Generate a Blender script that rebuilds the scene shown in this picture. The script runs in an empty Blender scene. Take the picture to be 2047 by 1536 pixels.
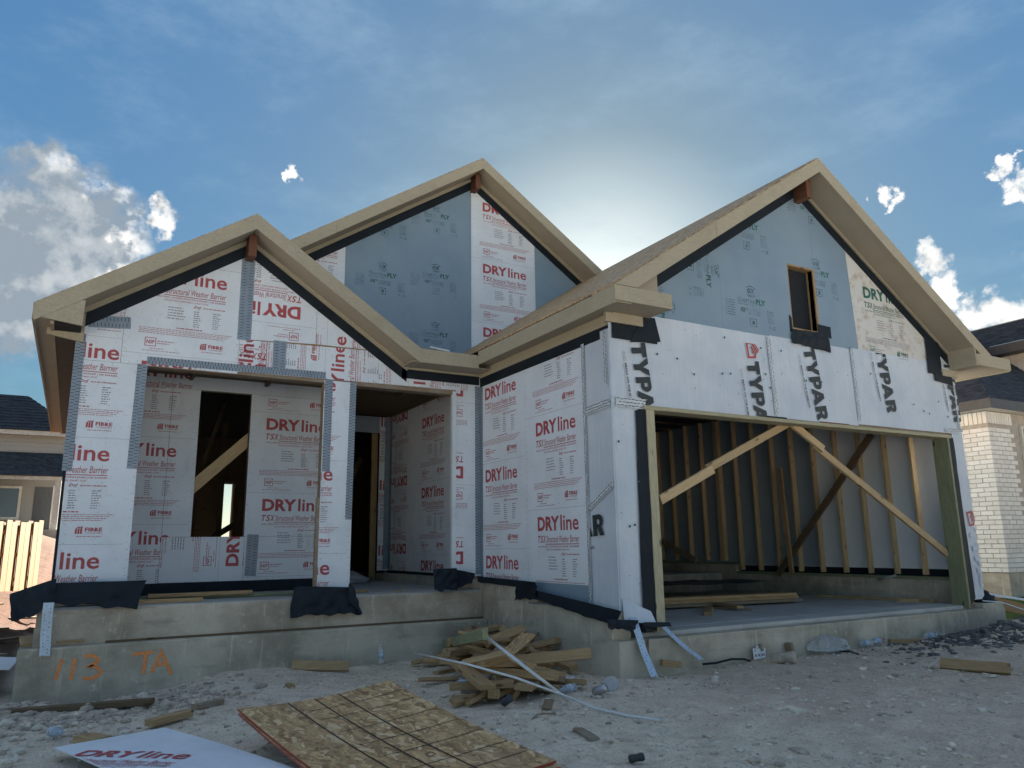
import bpy, bmesh, math, random
import numpy as np
from mathutils import Vector, Matrix, noise as mnoise
random.seed(7); rng = np.random.default_rng(11)
sc = bpy.context.scene
COL = sc.collection
R = math.radians

# ------------------------------------------------------------------ camera
CAM = np.array([0.0, -5.75, 0.80]); FPX = 1521.6
YAW, PIT, ROL = R(29.678), R(11.970), R(-0.793)
_f = np.array([math.sin(YAW)*math.cos(PIT), math.cos(YAW)*math.cos(PIT), math.sin(PIT)])
_r = np.array([math.cos(YAW), -math.sin(YAW), 0.0]); _u = np.cross(_r, _f)
_r2 = math.cos(ROL)*_r + math.sin(ROL)*_u; _u2 = -math.sin(ROL)*_r + math.cos(ROL)*_u
cd = bpy.data.cameras.new('camera'); cam = bpy.data.objects.new('camera', cd); COL.objects.link(cam)
cd.sensor_width = 36.0; cd.lens = FPX/2047*36.0; cd.clip_end = 3000; cd.clip_start = 0.05
mw = Matrix.Identity(4)
for i in range(3):
    mw[i][0] = _r2[i]; mw[i][1] = _u2[i]; mw[i][2] = -_f[i]; mw[i][3] = CAM[i]
cam.matrix_world = mw
sc.camera = cam

# ------------------------------------------------------------------ world, sun, exposure
SUN_EL, SUN_AZ = R(20.0), R(36.4)          # azimuth from +Y towards +X
SUND = Vector((math.sin(SUN_AZ)*math.cos(SUN_EL), math.cos(SUN_AZ)*math.cos(SUN_EL), math.sin(SUN_EL)))
EXPOSURE = 3.03
SKY_STRENGTH = 0.05
SUN_STRENGTH = 5.0
sc.view_settings.view_transform = 'Standard'; sc.view_settings.look = 'None'
sc.view_settings.gamma = 1.0; sc.view_settings.use_curve_mapping = False
sc.view_settings.exposure = EXPOSURE
world = bpy.data.worlds.new('World'); sc.world = world; world.use_nodes = True

def ray(u, v):
    d = (u-1023.5)/FPX*_r2 - (v-768.0)/FPX*_u2 + _f
    return d/np.linalg.norm(d)
def at(u, v, X=None, Y=None, Z=None):
    """world point seen at photo pixel u,v that lies on the given plane"""
    d = ray(u, v)
    if X is not None: t = (X-CAM[0])/d[0]
    elif Y is not None: t = (Y-CAM[1])/d[1]
    else: t = (Z-CAM[2])/d[2]
    return Vector(CAM+t*d)

def build_world():
    nt = world.node_tree; N = nt.nodes; L = nt.links
    N.clear()
    def nd(t, **k):
        n = N.new(t)
        for a, b in k.items(): setattr(n, a, b)
        return n
    def math_(op, a, b=None, c=None, clamp=False):
        n = nd('ShaderNodeMath', operation=op, use_clamp=clamp)
        for i, x in enumerate((a, b, c)):
            if x is None: continue
            if isinstance(x, (int, float)): n.inputs[i].default_value = x
            else: L.new(x, n.inputs[i])
        return n.outputs[0]
    def ss(x, a, b):
        n = nd('ShaderNodeMapRange', interpolation_type='SMOOTHSTEP')
        L.new(x, n.inputs[0]); n.inputs[1].default_value = a; n.inputs[2].default_value = b
        return n.outputs[0]
    out = nd('ShaderNodeOutputWorld'); bg = nd('ShaderNodeBackground')
    L.new(bg.outputs[0], out.inputs[0]); bg.inputs[1].default_value = SKY_STRENGTH
    sky = nd('ShaderNodeTexSky', sky_type='NISHITA', sun_disc=False, sun_elevation=SUN_EL,
             sun_rotation=SUN_AZ, altitude=200, air_density=1.0, dust_density=0.5, ozone_density=0.9)
    tc = nd('ShaderNodeTexCoord'); D = tc.outputs['Generated']
    # cloud cover: fractal noise on the direction, plus the cumulus banks where they stand
    def fbm(scale, det, vec, rough=.55):
        n = nd('ShaderNodeTexNoise', noise_dimensions='3D'); n.inputs['Scale'].default_value = scale
        n.inputs['Detail'].default_value = det; n.inputs['Roughness'].default_value = rough
        L.new(vec, n.inputs['Vector']); return n.outputs[0]
    def dist(c):
        n = nd('ShaderNodeVectorMath', operation='DISTANCE'); L.new(D, n.inputs[0]); n.inputs[1].default_value = tuple(c)
        return n.outputs['Value']
    # ragged outlines: the direction is warped before the cloud banks are measured
    def cnoise(scale, det, vec):
        n = nd('ShaderNodeTexNoise', noise_dimensions='3D'); n.inputs['Scale'].default_value = scale; n.inputs['Detail'].default_value = det
        n.inputs['Roughness'].default_value = .62; L.new(vec, n.inputs['Vector']); return n.outputs['Color']
    def warp(vec, col, amp):
        a_ = nd('ShaderNodeVectorMath', operation='SUBTRACT'); L.new(col, a_.inputs[0]); a_.inputs[1].default_value = (.5, .5, .5)
        b_ = nd('ShaderNodeVectorMath', operation='SCALE'); L.new(a_.outputs[0], b_.inputs[0]); b_.inputs['Scale'].default_value = amp
        c_ = nd('ShaderNodeVectorMath', operation='ADD'); L.new(vec, c_.inputs[0]); L.new(b_.outputs[0], c_.inputs[1]); return c_.outputs[0]
    DW = warp(warp(D, cnoise(11.0, 3, D), .085), cnoise(48.0, 7, D), .060)
    def distw(c):
        n = nd('ShaderNodeVectorMath', operation='DISTANCE'); L.new(DW, n.inputs[0]); n.inputs[1].default_value = tuple(c)
        return n.outputs['Value']
    n1 = fbm(24.0, 8, D, .56)
    blobs = [(85,345,.036),(120,385,.045),(175,440,.048),(225,490,.040),(55,455,.075),(40,540,.085),(140,545,.075),(215,550,.040),(-120,540,.10),(318,432,.022),(348,452,.014),
             (575,338,.012),(1868,518,.020),(1885,585,.020),(1905,600,.014),(1965,632,.022),(2030,628,.026),(2012,350,.011),(2042,395,.017),(1985,368,.009),
             (1785,388,.011),(1760,368,.010),(-450,420,.16),(2350,560,.10),(2600,420,.09),(5,635,.03),(1590,-300,.05),(600,-500,.08)]
    field = None
    for (u, v, r) in blobs:
        b = math_('SUBTRACT', 1.0, math_('DIVIDE', distw(ray(u, v)), r*1.3), clamp=True)
        field = b if field is None else math_('MAXIMUM', field, b)
    # the same kind of cumulus goes on round the rest of the sky
    sep = nd('ShaderNodeSeparateXYZ'); L.new(D, sep.inputs[0])
    away = nd('ShaderNodeVectorMath', operation='DOT_PRODUCT'); L.new(D, away.inputs[0]); away.inputs[1].default_value = tuple(_f)
    far = ss(away.outputs['Value'], .70, .45)
    elsewhere = math_('MULTIPLY', math_('MULTIPLY', ss(fbm(3.4, 4, DW, .55), .50, .66), far), ss(sep.outputs[2], .0, .10))
    field = math_('MAXIMUM', field, elsewhere)
    dens = math_('ADD', field, math_('MULTIPLY', math_('SUBTRACT', n1, .5), .55))
    alpha = math_('MULTIPLY', ss(dens, .02, .62), ss(field, 0.0, .30))
    # backlit cloud: thin rims bright, thick bellies grey
    belly = None
    for (u, v, r) in [(30,420,.11),(120,470,.07),(40,540,.12),(185,500,.045),(-200,500,.25),(-500,420,.3)]:
        b = math_('SUBTRACT', 1.0, math_('DIVIDE', distw(ray(u, v)), r*1.25), clamp=True)
        belly = b if belly is None else math_('MAXIMUM', belly, b)
    belly = math_('MAXIMUM', belly, math_('MULTIPLY', elsewhere, .55))
    off = nd('ShaderNodeVectorMath', operation='ADD'); L.new(D, off.inputs[0]); off.inputs[1].default_value = tuple(SUND*0.030)
    n2 = fbm(26.0, 5, off.outputs[0], .55)
    puff = ss(math_('SUBTRACT', n1, n2), -.24, .22)
    grey = ss(math_('ADD', belly, math_('MULTIPLY', math_('SUBTRACT', puff, .5), -.42)), .08, .38)
    lum = math_('SUBTRACT', math_('ADD', .62, math_('MULTIPLY', puff, .48)), math_('MULTIPLY', grey, .80), clamp=True)
    ramp = nd('ShaderNodeMix', data_type='RGBA'); L.new(lum, ramp.inputs[0])
    ramp.inputs[6].default_value = CLOUD_DARK; ramp.inputs[7].default_value = CLOUD_LIGHT
    # thin high veil
    mp = nd('ShaderNodeMapping'); L.new(D, mp.inputs[0]); mp.inputs['Scale'].default_value = (1.3, 1.3, 3.0); mp.inputs['Rotation'].default_value = (.4, .3, .8)
    veil = math_('MULTIPLY', ss(fbm(3.2, 7, mp.outputs[0], .62), .44, .74), .42)
    hs = nd('ShaderNodeHueSaturation'); hs.inputs['Saturation'].default_value = SKY_SAT; hs.inputs['Value'].default_value = 1.0
    # even out the whole sky's brightness range (hazy air spreads the sun's glare)
    bw = nd('ShaderNodeRGBToBW'); L.new(sky.outputs[0], bw.inputs[0])
    lum0 = math_('MAXIMUM', bw.outputs[0], .05)
    k = math_('MULTIPLY', math_('DIVIDE', math_('POWER', lum0, SKY_POW), lum0), SKY_GAIN)
    sc2 = nd('ShaderNodeVectorMath', operation='SCALE'); L.new(sky.outputs[0], sc2.inputs[0]); L.new(k, sc2.inputs['Scale'])
    L.new(sc2.outputs[0], hs.inputs['Color'])
    tint = nd('ShaderNodeVectorMath', operation='MULTIPLY'); L.new(hs.outputs[0], tint.inputs[0]); tint.inputs[1].default_value = SKY_TINT
    glow = math_('MULTIPLY', math_('POWER', math_('MAXIMUM', math_('SUBTRACT', lum0, SKY_KNEE), 0.0), 1.25), SKY_GLOW)
    gv = nd('ShaderNodeVectorMath', operation='SCALE'); gv.inputs[0].default_value = (1.0, .985, .97); L.new(glow, gv.inputs['Scale'])
    hsum = nd('ShaderNodeVectorMath', operation='ADD'); L.new(tint.outputs[0], hsum.inputs[0]); L.new(gv.outputs[0], hsum.inputs[1])
    m1 = nd('ShaderNodeMix', data_type='RGBA'); L.new(veil, m1.inputs[0]); L.new(hsum.outputs[0], m1.inputs[6]); m1.inputs[7].default_value = VEIL
    m2 = nd('ShaderNodeMix', data_type='RGBA'); L.new(alpha, m2.inputs[0]); L.new(m1.outputs[2], m2.inputs[6]); L.new(ramp.outputs[2], m2.inputs[7])
    L.new(m2.outputs[2], bg.inputs[0])
CLOUD_DARK = (.78, .95, 1.12, 1); CLOUD_LIGHT = (2.95, 2.9, 2.78, 1); VEIL = (1.0, 1.42, 1.78, 1); SKY_SAT = 1.20; SKY_POW = .38; SKY_GAIN = .51; SKY_KNEE = 6.5; SKY_GLOW = .13; SKY_TINT = (.70, .965, 1.05)
build_world()
sl = bpy.data.lights.new('sun', 'SUN'); sl.energy = SUN_STRENGTH; sl.angle = R(0.53); sl.color = (1.0, .93, .82)
so = bpy.data.objects.new('sun', sl); COL.objects.link(so)
so.rotation_euler = SUND.to_track_quat('Z', 'Y').to_euler(); so.location = (20, 40, 30)

# ------------------------------------------------------------------ materials
def new_mat(name):
    m = bpy.data.materials.new(name); m.use_nodes = True
    return m, m.node_tree.nodes, m.node_tree.links, m.node_tree.nodes['Principled BSDF']
def rgba(c): return (c[0], c[1], c[2], 1)
class G:
    """tiny node graph helper"""
    def __init__(s, name):
        s.m, s.N, s.L, s.B = new_mat(name); s.tc = s.N.new('ShaderNodeTexCoord')
    def val(s, sock, x):
        if isinstance(x, (int, float)): sock.default_value = x
        elif isinstance(x, (tuple, list)): sock.default_value = x if len(x) == len(sock.default_value) else rgba(x)
        else: s.L.new(x, sock)
    def co(s, kind='Object', scale=(1,1,1), rot=(0,0,0), world=False):
        mp = s.N.new('ShaderNodeMapping')
        if world:
            g = s.N.new('ShaderNodeNewGeometry'); s.L.new(g.outputs['Position'], mp.inputs[0])
        else: s.L.new(s.tc.outputs[kind], mp.inputs[0])
        mp.inputs['Scale'].default_value = scale; mp.inputs['Rotation'].default_value = rot
        return mp.outputs[0]
    def rand_shift(s, vec, amt=50.0):
        oi = s.N.new('ShaderNodeObjectInfo'); m = s.N.new('ShaderNodeMath'); m.operation = 'MULTIPLY'; s.L.new(oi.outputs['Random'], m.inputs[0]); m.inputs[1].default_value = amt
        c = s.N.new('ShaderNodeCombineXYZ')
        for i in range(3): s.L.new(m.outputs[0], c.inputs[i])
        a = s.N.new('ShaderNodeVectorMath'); s.L.new(vec, a.inputs[0]); s.L.new(c.outputs[0], a.inputs[1]); return a.outputs[0]
    def rand(s): return s.N.new('ShaderNodeObjectInfo').outputs['Random']
    def noise(s, vec, scale, det=4, rough=.55, dist=0.0):
        n = s.N.new('ShaderNodeTexNoise'); s.L.new(vec, n.inputs['Vector']); n.inputs['Scale'].default_value = scale
        n.inputs['Detail'].default_value = det; n.inputs['Roughness'].default_value = rough; n.inputs['Distortion'].default_value = dist
        return n.outputs[0]
    def vor(s, vec, scale, out='Distance', feat='F1'):
        n = s.N.new('ShaderNodeTexVoronoi'); n.feature = feat; s.L.new(vec, n.inputs['Vector']); n.inputs['Scale'].default_value = scale
        return n.outputs[out]
    def mth(s, op, a, b=0.0, clamp=False):
        n = s.N.new('ShaderNodeMath'); n.operation = op; n.use_clamp = clamp
        s.val(n.inputs[0], a); s.val(n.inputs[1], b); return n.outputs[0]
    def ss(s, x, a, b, lo=0.0, hi=1.0):
        n = s.N.new('ShaderNodeMapRange'); n.interpolation_type = 'SMOOTHSTEP'; s.L.new(x, n.inputs[0])
        n.inputs[1].default_value = a; n.inputs[2].default_value = b; n.inputs[3].default_value = lo; n.inputs[4].default_value = hi
        return n.outputs[0]
    def mix(s, f, a, b, mode='MIX'):
        n = s.N.new('ShaderNodeMix'); n.data_type = 'RGBA'; n.blend_type = mode
        s.val(n.inputs[0], f); s.val(n.inputs[6], a); s.val(n.inputs[7], b); return n.outputs[2]
    def bump(s, h, strength=.3, dist=.01, normal=None):
        n = s.N.new('ShaderNodeBump'); n.inputs['Strength'].default_value = strength; n.inputs['Distance'].default_value = dist
        s.L.new(h, n.inputs['Height'])
        if normal is not None: s.L.new(normal, n.inputs['Normal'])
        return n.outputs[0]
    def done(s, col, rough=.7, normal=None, spec=.5, metal=0.0):
        s.val(s.B.inputs['Base Color'], col); s.val(s.B.inputs['Roughness'], rough)
        s.B.inputs['Specular IOR Level'].default_value = spec; s.B.inputs['Metallic'].default_value = metal
        if normal is not None: s.L.new(normal, s.B.inputs['Normal'])
        return s.m
M = {}
def m_board():
    g = G('white_board'); v = g.co(world=True)
    a = g.noise(v, 2.2, 5); b = g.noise(v, 28, 3); fine = g.noise(v, 160, 2)
    c = g.mix(g.ss(a, .35, .75), (.78,.815,.865), (.70,.735,.78)); c = g.mix(g.ss(b, .58, .78, 0, .4), c, (.5,.47,.43)); sm = g.noise(g.co(world=True, scale=(1,1,.35)), 3.5, 6, .68); c = g.mix(g.ss(sm, .56, .76, 0, .30), c, (.46,.43,.39))
    lf = g.noise(v, 1.7, 3); M['board'] = g.done(c, .55, g.bump(lf, .35, .05, g.bump(fine, .08, .002)), .35)
    g = G('stained_board'); v = g.co(world=True); a = g.noise(v, 7, 8, .7); st = g.ss(a, .46, .74)
    c = g.mix(st, (.66,.64,.60), (.44,.32,.22)); M['board_stained'] = g.done(c, .7)
    g = G('thermo_board'); v = g.co(world=True); a = g.noise(v, 1.6, 4); w = g.noise(v, 5, 8, .7); z = g.vor(v, 3)
    c = g.mix(g.ss(a, .3, .7), (.215,.30,.38), (.255,.335,.405)); c = g.mix(g.ss(w, .60, .78, 0, .5), c, (.38,.40,.37))
    M['thermo'] = g.done(c, .42, g.bump(g.noise(v, 90, 2), .05, .002), .45)
    g = G('board_back'); v = g.co(world=True); c = g.mix(g.noise(v, 3), (.66,.69,.73), (.74,.77,.80)); M['board_back'] = g.done(c, .6)
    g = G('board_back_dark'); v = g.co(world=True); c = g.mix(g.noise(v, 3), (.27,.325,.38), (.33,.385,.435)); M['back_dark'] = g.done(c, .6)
def flat(name, col, rough=.6, metal=0.0, spec=.5, vary=.15, scale=12):
    g = G(name); v = g.co(world=True); n = g.noise(v, scale, 4)
    c = g.mix(g.ss(n, .25, .75), tuple(x*(1-vary) for x in col), tuple(min(1, x*(1+vary)) for x in col))
    M[name] = g.done(c, rough, None, spec, metal)
def m_wood(name, lo, hi, knots=True, rough=.75, weather=None):
    g = G(name); v = g.rand_shift(g.co('Object', (1.2, 14, 14))); k = g.rand_shift(g.co('Object', (3.0, 9, 9)))
    n = g.noise(v, 5, 6, .65, .6); r = g.rand()
    c = g.mix(g.ss(n, .3, .7), lo, hi)
    c = g.mix(g.mth('MULTIPLY', r, .45), c, tuple(x*.62 for x in lo))
    if knots: c = g.mix(g.ss(g.vor(k, 1.0), .16, .06), c, tuple(x*.35 for x in lo))
    if weather: c = g.mix(g.ss(g.noise(g.rand_shift(g.co('Object')), 6, 5), .45, .65, 0, .7), c, weather)
    M[name] = g.done(c, rough, g.bump(n, .25, .002), .3)
def m_concrete(name, base, dark, light):
    g = G(name); v = g.co(world=True); vs = g.co(world=True, scale=(1.2, 1.2, 6.0))
    a = g.noise(v, 1.3, 7, .65); b = g.noise(v, 9, 7, .7); s = g.noise(vs, 1.4, 5, .6); f = g.noise(v, 70, 5, .7)
    c = g.mix(g.ss(a, .32, .68), dark, base); c = g.mix(g.ss(b, .58, .74, 0, .75), c, light)
    c = g.mix(g.ss(s, .52, .72, 0, .6), c, dark); c = g.mix(g.ss(f, .58, .74, 0, .6), c, light); c = g.mix(g.ss(f, .42, .30, 0, .5), c, dark); dr = g.noise(g.co(world=True, scale=(7, 7, .8)), 1.5, 5, .7); c = g.mix(g.ss(dr, .56, .72, 0, .55), c, light)
    pit = g.vor(v, 32); h = g.mth('ADD', g.mth('MULTIPLY', f, .5), g.ss(pit, 0, .18))
    M[name] = g.done(c, .92, g.bump(h, .6, .012), .2)
def m_ground():
    g = G('dirt'); v = g.co(world=True); sp = g.N.new('ShaderNodeSeparateXYZ'); g.L.new(v, sp.inputs[0]); X, Y = sp.outputs[0], sp.outputs[1]
    n0 = g.noise(v, .55, 5, .6); n1 = g.noise(v, 3.2, 8, .68); n2 = g.noise(v, 22, 6, .7); n3 = g.noise(v, 62, 5, .72)
    pale = g.mix(g.ss(n1, .3, .7), (.64,.54,.42), (.80,.695,.56)); tan = g.mix(g.ss(n1, .3, .7), (.55,.43,.325), (.69,.56,.44))
    side = g.mth('ADD', g.ss(X, 2.6, 6.2), g.mth('MULTIPLY', g.mth('SUBTRACT', n0, .5), 2.4), True)
    c = g.mix(side, pale, tan)
    rubble = g.mth('MULTIPLY', g.ss(X, 1.3, .3), g.ss(Y, 1.2, 2.0)); c = g.mix(g.mth('MULTIPLY', rubble, .6), c, (.24,.225,.20))
    n4 = g.noise(v, 8.5, 6, .7); c = g.mix(g.ss(n4, .50, .66, 0, .45), c, (.40,.305,.225)); c = g.mix(g.ss(n2, .53, .68, 0, .55), c, (.36,.28,.21)); c = g.mix(g.ss(n3, .54, .66, 0, .6), c, (.86,.77,.64)); c = g.mix(g.ss(n3, .46, .36, 0, .55), c, (.26,.205,.155))
    # red clay along the left side and behind, darker brown over the side yard
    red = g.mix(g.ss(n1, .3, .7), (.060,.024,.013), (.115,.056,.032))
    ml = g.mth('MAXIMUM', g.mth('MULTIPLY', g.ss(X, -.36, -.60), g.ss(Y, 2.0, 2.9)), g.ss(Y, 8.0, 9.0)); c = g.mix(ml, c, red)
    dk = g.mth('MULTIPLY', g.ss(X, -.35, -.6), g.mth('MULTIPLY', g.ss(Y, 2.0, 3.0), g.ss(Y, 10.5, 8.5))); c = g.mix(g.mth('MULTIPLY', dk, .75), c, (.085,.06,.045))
    # grass strip at the neighbour's wall
    gm = g.mth('MULTIPLY', g.ss(g.mth('ADD', X, g.mth('MULTIPLY', n2, .5)), 10.9, 11.4), g.ss(Y, -1.2, .3)); c = g.mix(gm, c, g.mix(n2, (.03,.055,.015), (.075,.11,.03)))
    bounce_street = g.ss(Y, -9.0, -9.3); c = g.mix(bounce_street, c, (.46,.45,.43)); far = g.ss(Y, 22, 40); c = g.mix(far, c, (.16,.13,.09))  # unseen pale street behind the camera, added to bounce sun onto the facade
    h = g.mth('ADD', g.mth('MULTIPLY', n2, 1.0), g.mth('MULTIPLY', n3, .45))
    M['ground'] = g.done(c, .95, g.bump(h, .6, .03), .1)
def m_osb():
    g = G('osb'); v = g.rand_shift(g.co('Object', (1, 1, 1)))
    ns = g.noise(v, 3, 3); mp = g.N.new('ShaderNodeMapping'); g.L.new(v, mp.inputs[0]); mp.inputs['Scale'].default_value = (9, 34, 34)
    dv = g.N.new('ShaderNodeVectorMath'); g.L.new(mp.outputs[0], dv.inputs[0]); nn = g.N.new('ShaderNodeTexNoise'); g.L.new(v, nn.inputs['Vector']); nn.inputs['Scale'].default_value = 8
    sc_ = g.N.new('ShaderNodeVectorMath'); sc_.operation = 'SCALE'; g.L.new(nn.outputs['Color'], sc_.inputs[0]); sc_.inputs['Scale'].default_value = 6.0; g.L.new(sc_.outputs[0], dv.inputs[1])
    a = g.vor(dv.outputs[0], 1.0, 'Color'); mp2 = g.N.new('ShaderNodeMapping'); g.L.new(dv.outputs[0], mp2.inputs[0]); mp2.inputs['Scale'].default_value = (1.7, .6, 1); mp2.inputs['Rotation'].default_value = (0, 0, .7)
    b = g.vor(mp2.outputs[0], 1.0, 'Color')
    sa = g.N.new('ShaderNodeSeparateColor'); g.L.new(a, sa.inputs[0]); sb = g.N.new('ShaderNodeSeparateColor'); g.L.new(b, sb.inputs[0])
    t = g.mth('ADD', g.mth('MULTIPLY', sa.outputs[0], .6), g.mth('MULTIPLY', sb.outputs[1], .4))
    c = g.mix(t, (.22,.11,.045), (.74,.475,.225)); c = g.mix(g.ss(sa.outputs[2], .82, .94, 0, .75), c, (.82,.60,.35)); c = g.mix(g.ss(g.noise(v, 2, 4), .5, .78, 0, .35), c, (.30,.20,.12))
    M['osb'] = g.done(c, .6, g.bump(t, .3, .003), .4)
def m_roof():
    g = G('shingle'); v = g.co(world=True); oi = g.rand_shift(g.co(world=True, scale=(3, 3, 9)))
    n = g.noise(v, 40, 4); a = g.noise(oi, 1.6, 3)
    c = g.mix(g.ss(a, .3, .7), (.024,.031,.040), (.060,.072,.088)); c = g.mix(g.ss(n, .5, .8, 0, .35), c, (.095,.105,.115))
    M['shingle'] = g.done(c, .9, g.bump(n, .4, .004), .2)
def m_misc():
    g = G('felt'); v = g.co(world=True); n = g.noise(v, 14, 5); f = g.noise(v, 4, 4)
    c = g.mix(f, (.006,.010,.016), (.018,.026,.036)); M['felt'] = g.done(c, .58, g.bump(n, .25, .012), .22)
    g = G('wrap'); v = g.co(world=True, scale=(1, 1, 1)); vs = g.co(world=True, scale=(60, 60, 1.5)); n = g.noise(vs, 1, 3); f = g.noise(v, 1.8, 5, .6); d = g.noise(v, 24, 4)
    c = g.mix(g.ss(f, .3, .7), (.55,.60,.67), (.66,.70,.75)); c = g.mix(g.ss(n, .4, .8, 0, .35), c, (.46,.51,.57)); c = g.mix(g.ss(d, .68, .8, 0, .4), c, (.40,.40,.40))
    M['wrap'] = g.done(c, .5, g.bump(f, .5, .05, g.bump(n, .1, .003)), .35)
    g = G('fascia'); v = g.co(world=True); n = g.noise(v, 55, 5, .7); a = g.noise(v, 2.5, 4); c = g.mix(g.ss(n, .35, .7), (.385,.33,.235), (.46,.40,.295)); c = g.mix(g.ss(a, .5, .75, 0, .5), c, (.33,.275,.19)); w2 = g.noise(g.co(world=True, scale=(2, 9, 9)), 4, 5, .6); c = g.mix(g.ss(w2, .5, .7, 0, .3), c, (.30,.25,.175))
    M['fascia'] = g.done(c, .75, g.bump(n, .2, .002), .25)
    g = G('soffit'); v = g.co(world=True); n = g.noise(v, 5, 4); M['soffit'] = g.done(g.mix(n, (.35,.30,.23), (.42,.365,.28)), .8, None, .2)
    g = G('brick'); oi = g.rand(); v = g.co(world=True); n = g.noise(v, 30, 5, .7); c = g.mix(oi, (.72,.68,.61), (.82,.79,.73)); c = g.mix(g.ss(n, .5, .75, 0, .4), c, (.62,.55,.47)); M['brick'] = g.done(c, .9, g.bump(n, .4, .004), .2)
    g = G('plastic_clear'); g.B.inputs['Transmission Weight'].default_value = .75; g.B.inputs['IOR'].default_value = 1.15; M['clear'] = g.done((.88,.91,.94), .22, g.bump(g.noise(g.co(), 25, 3), .5, .01))
    g = G('glass'); M['glass'] = g.done((.10,.14,.17), .06, None, .6)
    g = G('galvanised'); v = g.co(world=True); c = g.mix(g.vor(v, 60, 'Distance'), (.42,.52,.64), (.58,.68,.80)); M['galv'] = g.done(c, .42, None, .5, .35)
    g = G('spray'); v = g.co(world=True); n = g.noise(v, 60, 5, .7); g.L.new(g.ss(n, .30, .46), g.B.inputs['Alpha']); M['spray'] = g.done((.95,.33,.10), .8)
    g = G('faded_print'); v = g.co(world=True); n = g.noise(v, 7, 5, .7); g.L.new(g.ss(n, .34, .66, .12, .8), g.B.inputs['Alpha']); M['green'] = g.done((.022,.105,.105), .6)
m_board(); m_ground(); m_osb(); m_roof(); m_misc()
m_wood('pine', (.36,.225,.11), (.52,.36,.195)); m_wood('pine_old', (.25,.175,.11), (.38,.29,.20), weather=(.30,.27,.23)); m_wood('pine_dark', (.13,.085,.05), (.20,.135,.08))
m_wood('treated', (.21,.225,.13), (.33,.335,.20)); m_wood('jamb_pale', (.40,.35,.22), (.56,.50,.34)); m_wood('beam_red', (.15,.065,.04), (.22,.10,.062), False); m_wood('fence_lit', (.235,.145,.04), (.30,.20,.065)); m_wood('fence_shaded', (.15,.07,.03), (.22,.11,.05)); m_wood('stud', (.52,.36,.19), (.68,.50,.29))
m_concrete('concrete', (.60,.53,.425), (.32,.275,.21), (.76,.70,.60)); m_concrete('floor', (.54,.52,.49), (.42,.40,.37), (.64,.62,.58))
flat('red', (.43,.075,.085), .6, vary=.12, scale=20); flat('redthin', (.46,.20,.22), .6, scale=30); flat('greyink', (.27,.25,.28), .6, scale=30); flat('black', (.028,.036,.04), .55, scale=30)
flat('logo_red', (.50,.06,.05), .55); flat('tape', (.25,.30,.36), .35, vary=.1, scale=8); flat('tape_white', (.62,.65,.68), .4); flat('dash', (.035,.05,.07), .6)
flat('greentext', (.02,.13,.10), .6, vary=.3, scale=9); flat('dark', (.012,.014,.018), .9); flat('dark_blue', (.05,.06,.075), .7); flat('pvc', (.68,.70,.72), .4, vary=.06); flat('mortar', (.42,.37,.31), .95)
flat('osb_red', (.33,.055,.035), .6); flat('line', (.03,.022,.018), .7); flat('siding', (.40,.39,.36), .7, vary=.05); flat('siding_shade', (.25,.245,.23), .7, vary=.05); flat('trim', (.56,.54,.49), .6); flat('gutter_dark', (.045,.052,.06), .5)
flat('stone', (.48,.40,.32), .95, vary=.35, scale=9); flat('stone_pale', (.66,.58,.48), .95, vary=.2, scale=9); flat('stone_dark', (.13,.125,.12), .95, vary=.5, scale=9); flat('blue', (.42,.50,.62), .4); flat('paper', (.75,.77,.80), .6, vary=.04); flat('metal_can', (.45,.45,.46), .3, .8); flat('foam', (.42,.42,.42), .6)

# ------------------------------------------------------------------ builders
def link(o, parent=None):
    COL.objects.link(o)
    if parent is not None:
        o.parent = parent; o.matrix_parent_inverse = WORLD_M[parent.name].inverted()
    return o
WORLD_M = {}
def mesh_obj(name, verts, faces, mat, parent=None, mw=None, smooth=False):
    me = bpy.data.meshes.new(name); me.from_pydata([tuple(v) for v in verts], [], [tuple(f) for f in faces]); me.update()
    if mat is not None: me.materials.append(M[mat] if isinstance(mat, str) else mat)
    if smooth:
        for p in me.polygons: p.use_smooth = True
    o = bpy.data.objects.new(name, me)
    if mw is not None: o.matrix_world = mw
    link(o, parent)
    WORLD_M[o.name] = Matrix(mw) if mw is not None else Matrix.Identity(4)
    if parent is not None and mw is not None: o.matrix_basis = mw
    return o
def thing(name, label, cat, loc, group=None):
    o = bpy.data.objects.new(name, None); o.empty_display_size = .2; o.location = loc; COL.objects.link(o)
    WORLD_M[o.name] = Matrix.Translation(loc); o['label'] = label; o['category'] = cat
    if group: o['group'] = group
    return o
def tag(o, label, cat, group=None):
    o['label'] = label; o['category'] = cat
    if group: o['group'] = group
    return o
def struct(o): o['kind'] = 'structure'; return o
BOXF = [(0,3,2,1),(4,5,6,7),(0,1,5,4),(1,2,6,5),(2,3,7,6),(3,0,4,7)]
def box(name, x0, x1, y0, y1, z0, z1, mat, parent=None):
    v = [(x0,y0,z0),(x1,y0,z0),(x1,y1,z0),(x0,y1,z0),(x0,y0,z1),(x1,y0,z1),(x1,y1,z1),(x0,y1,z1)]
    return mesh_obj(name, v, BOXF, mat, parent)
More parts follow.
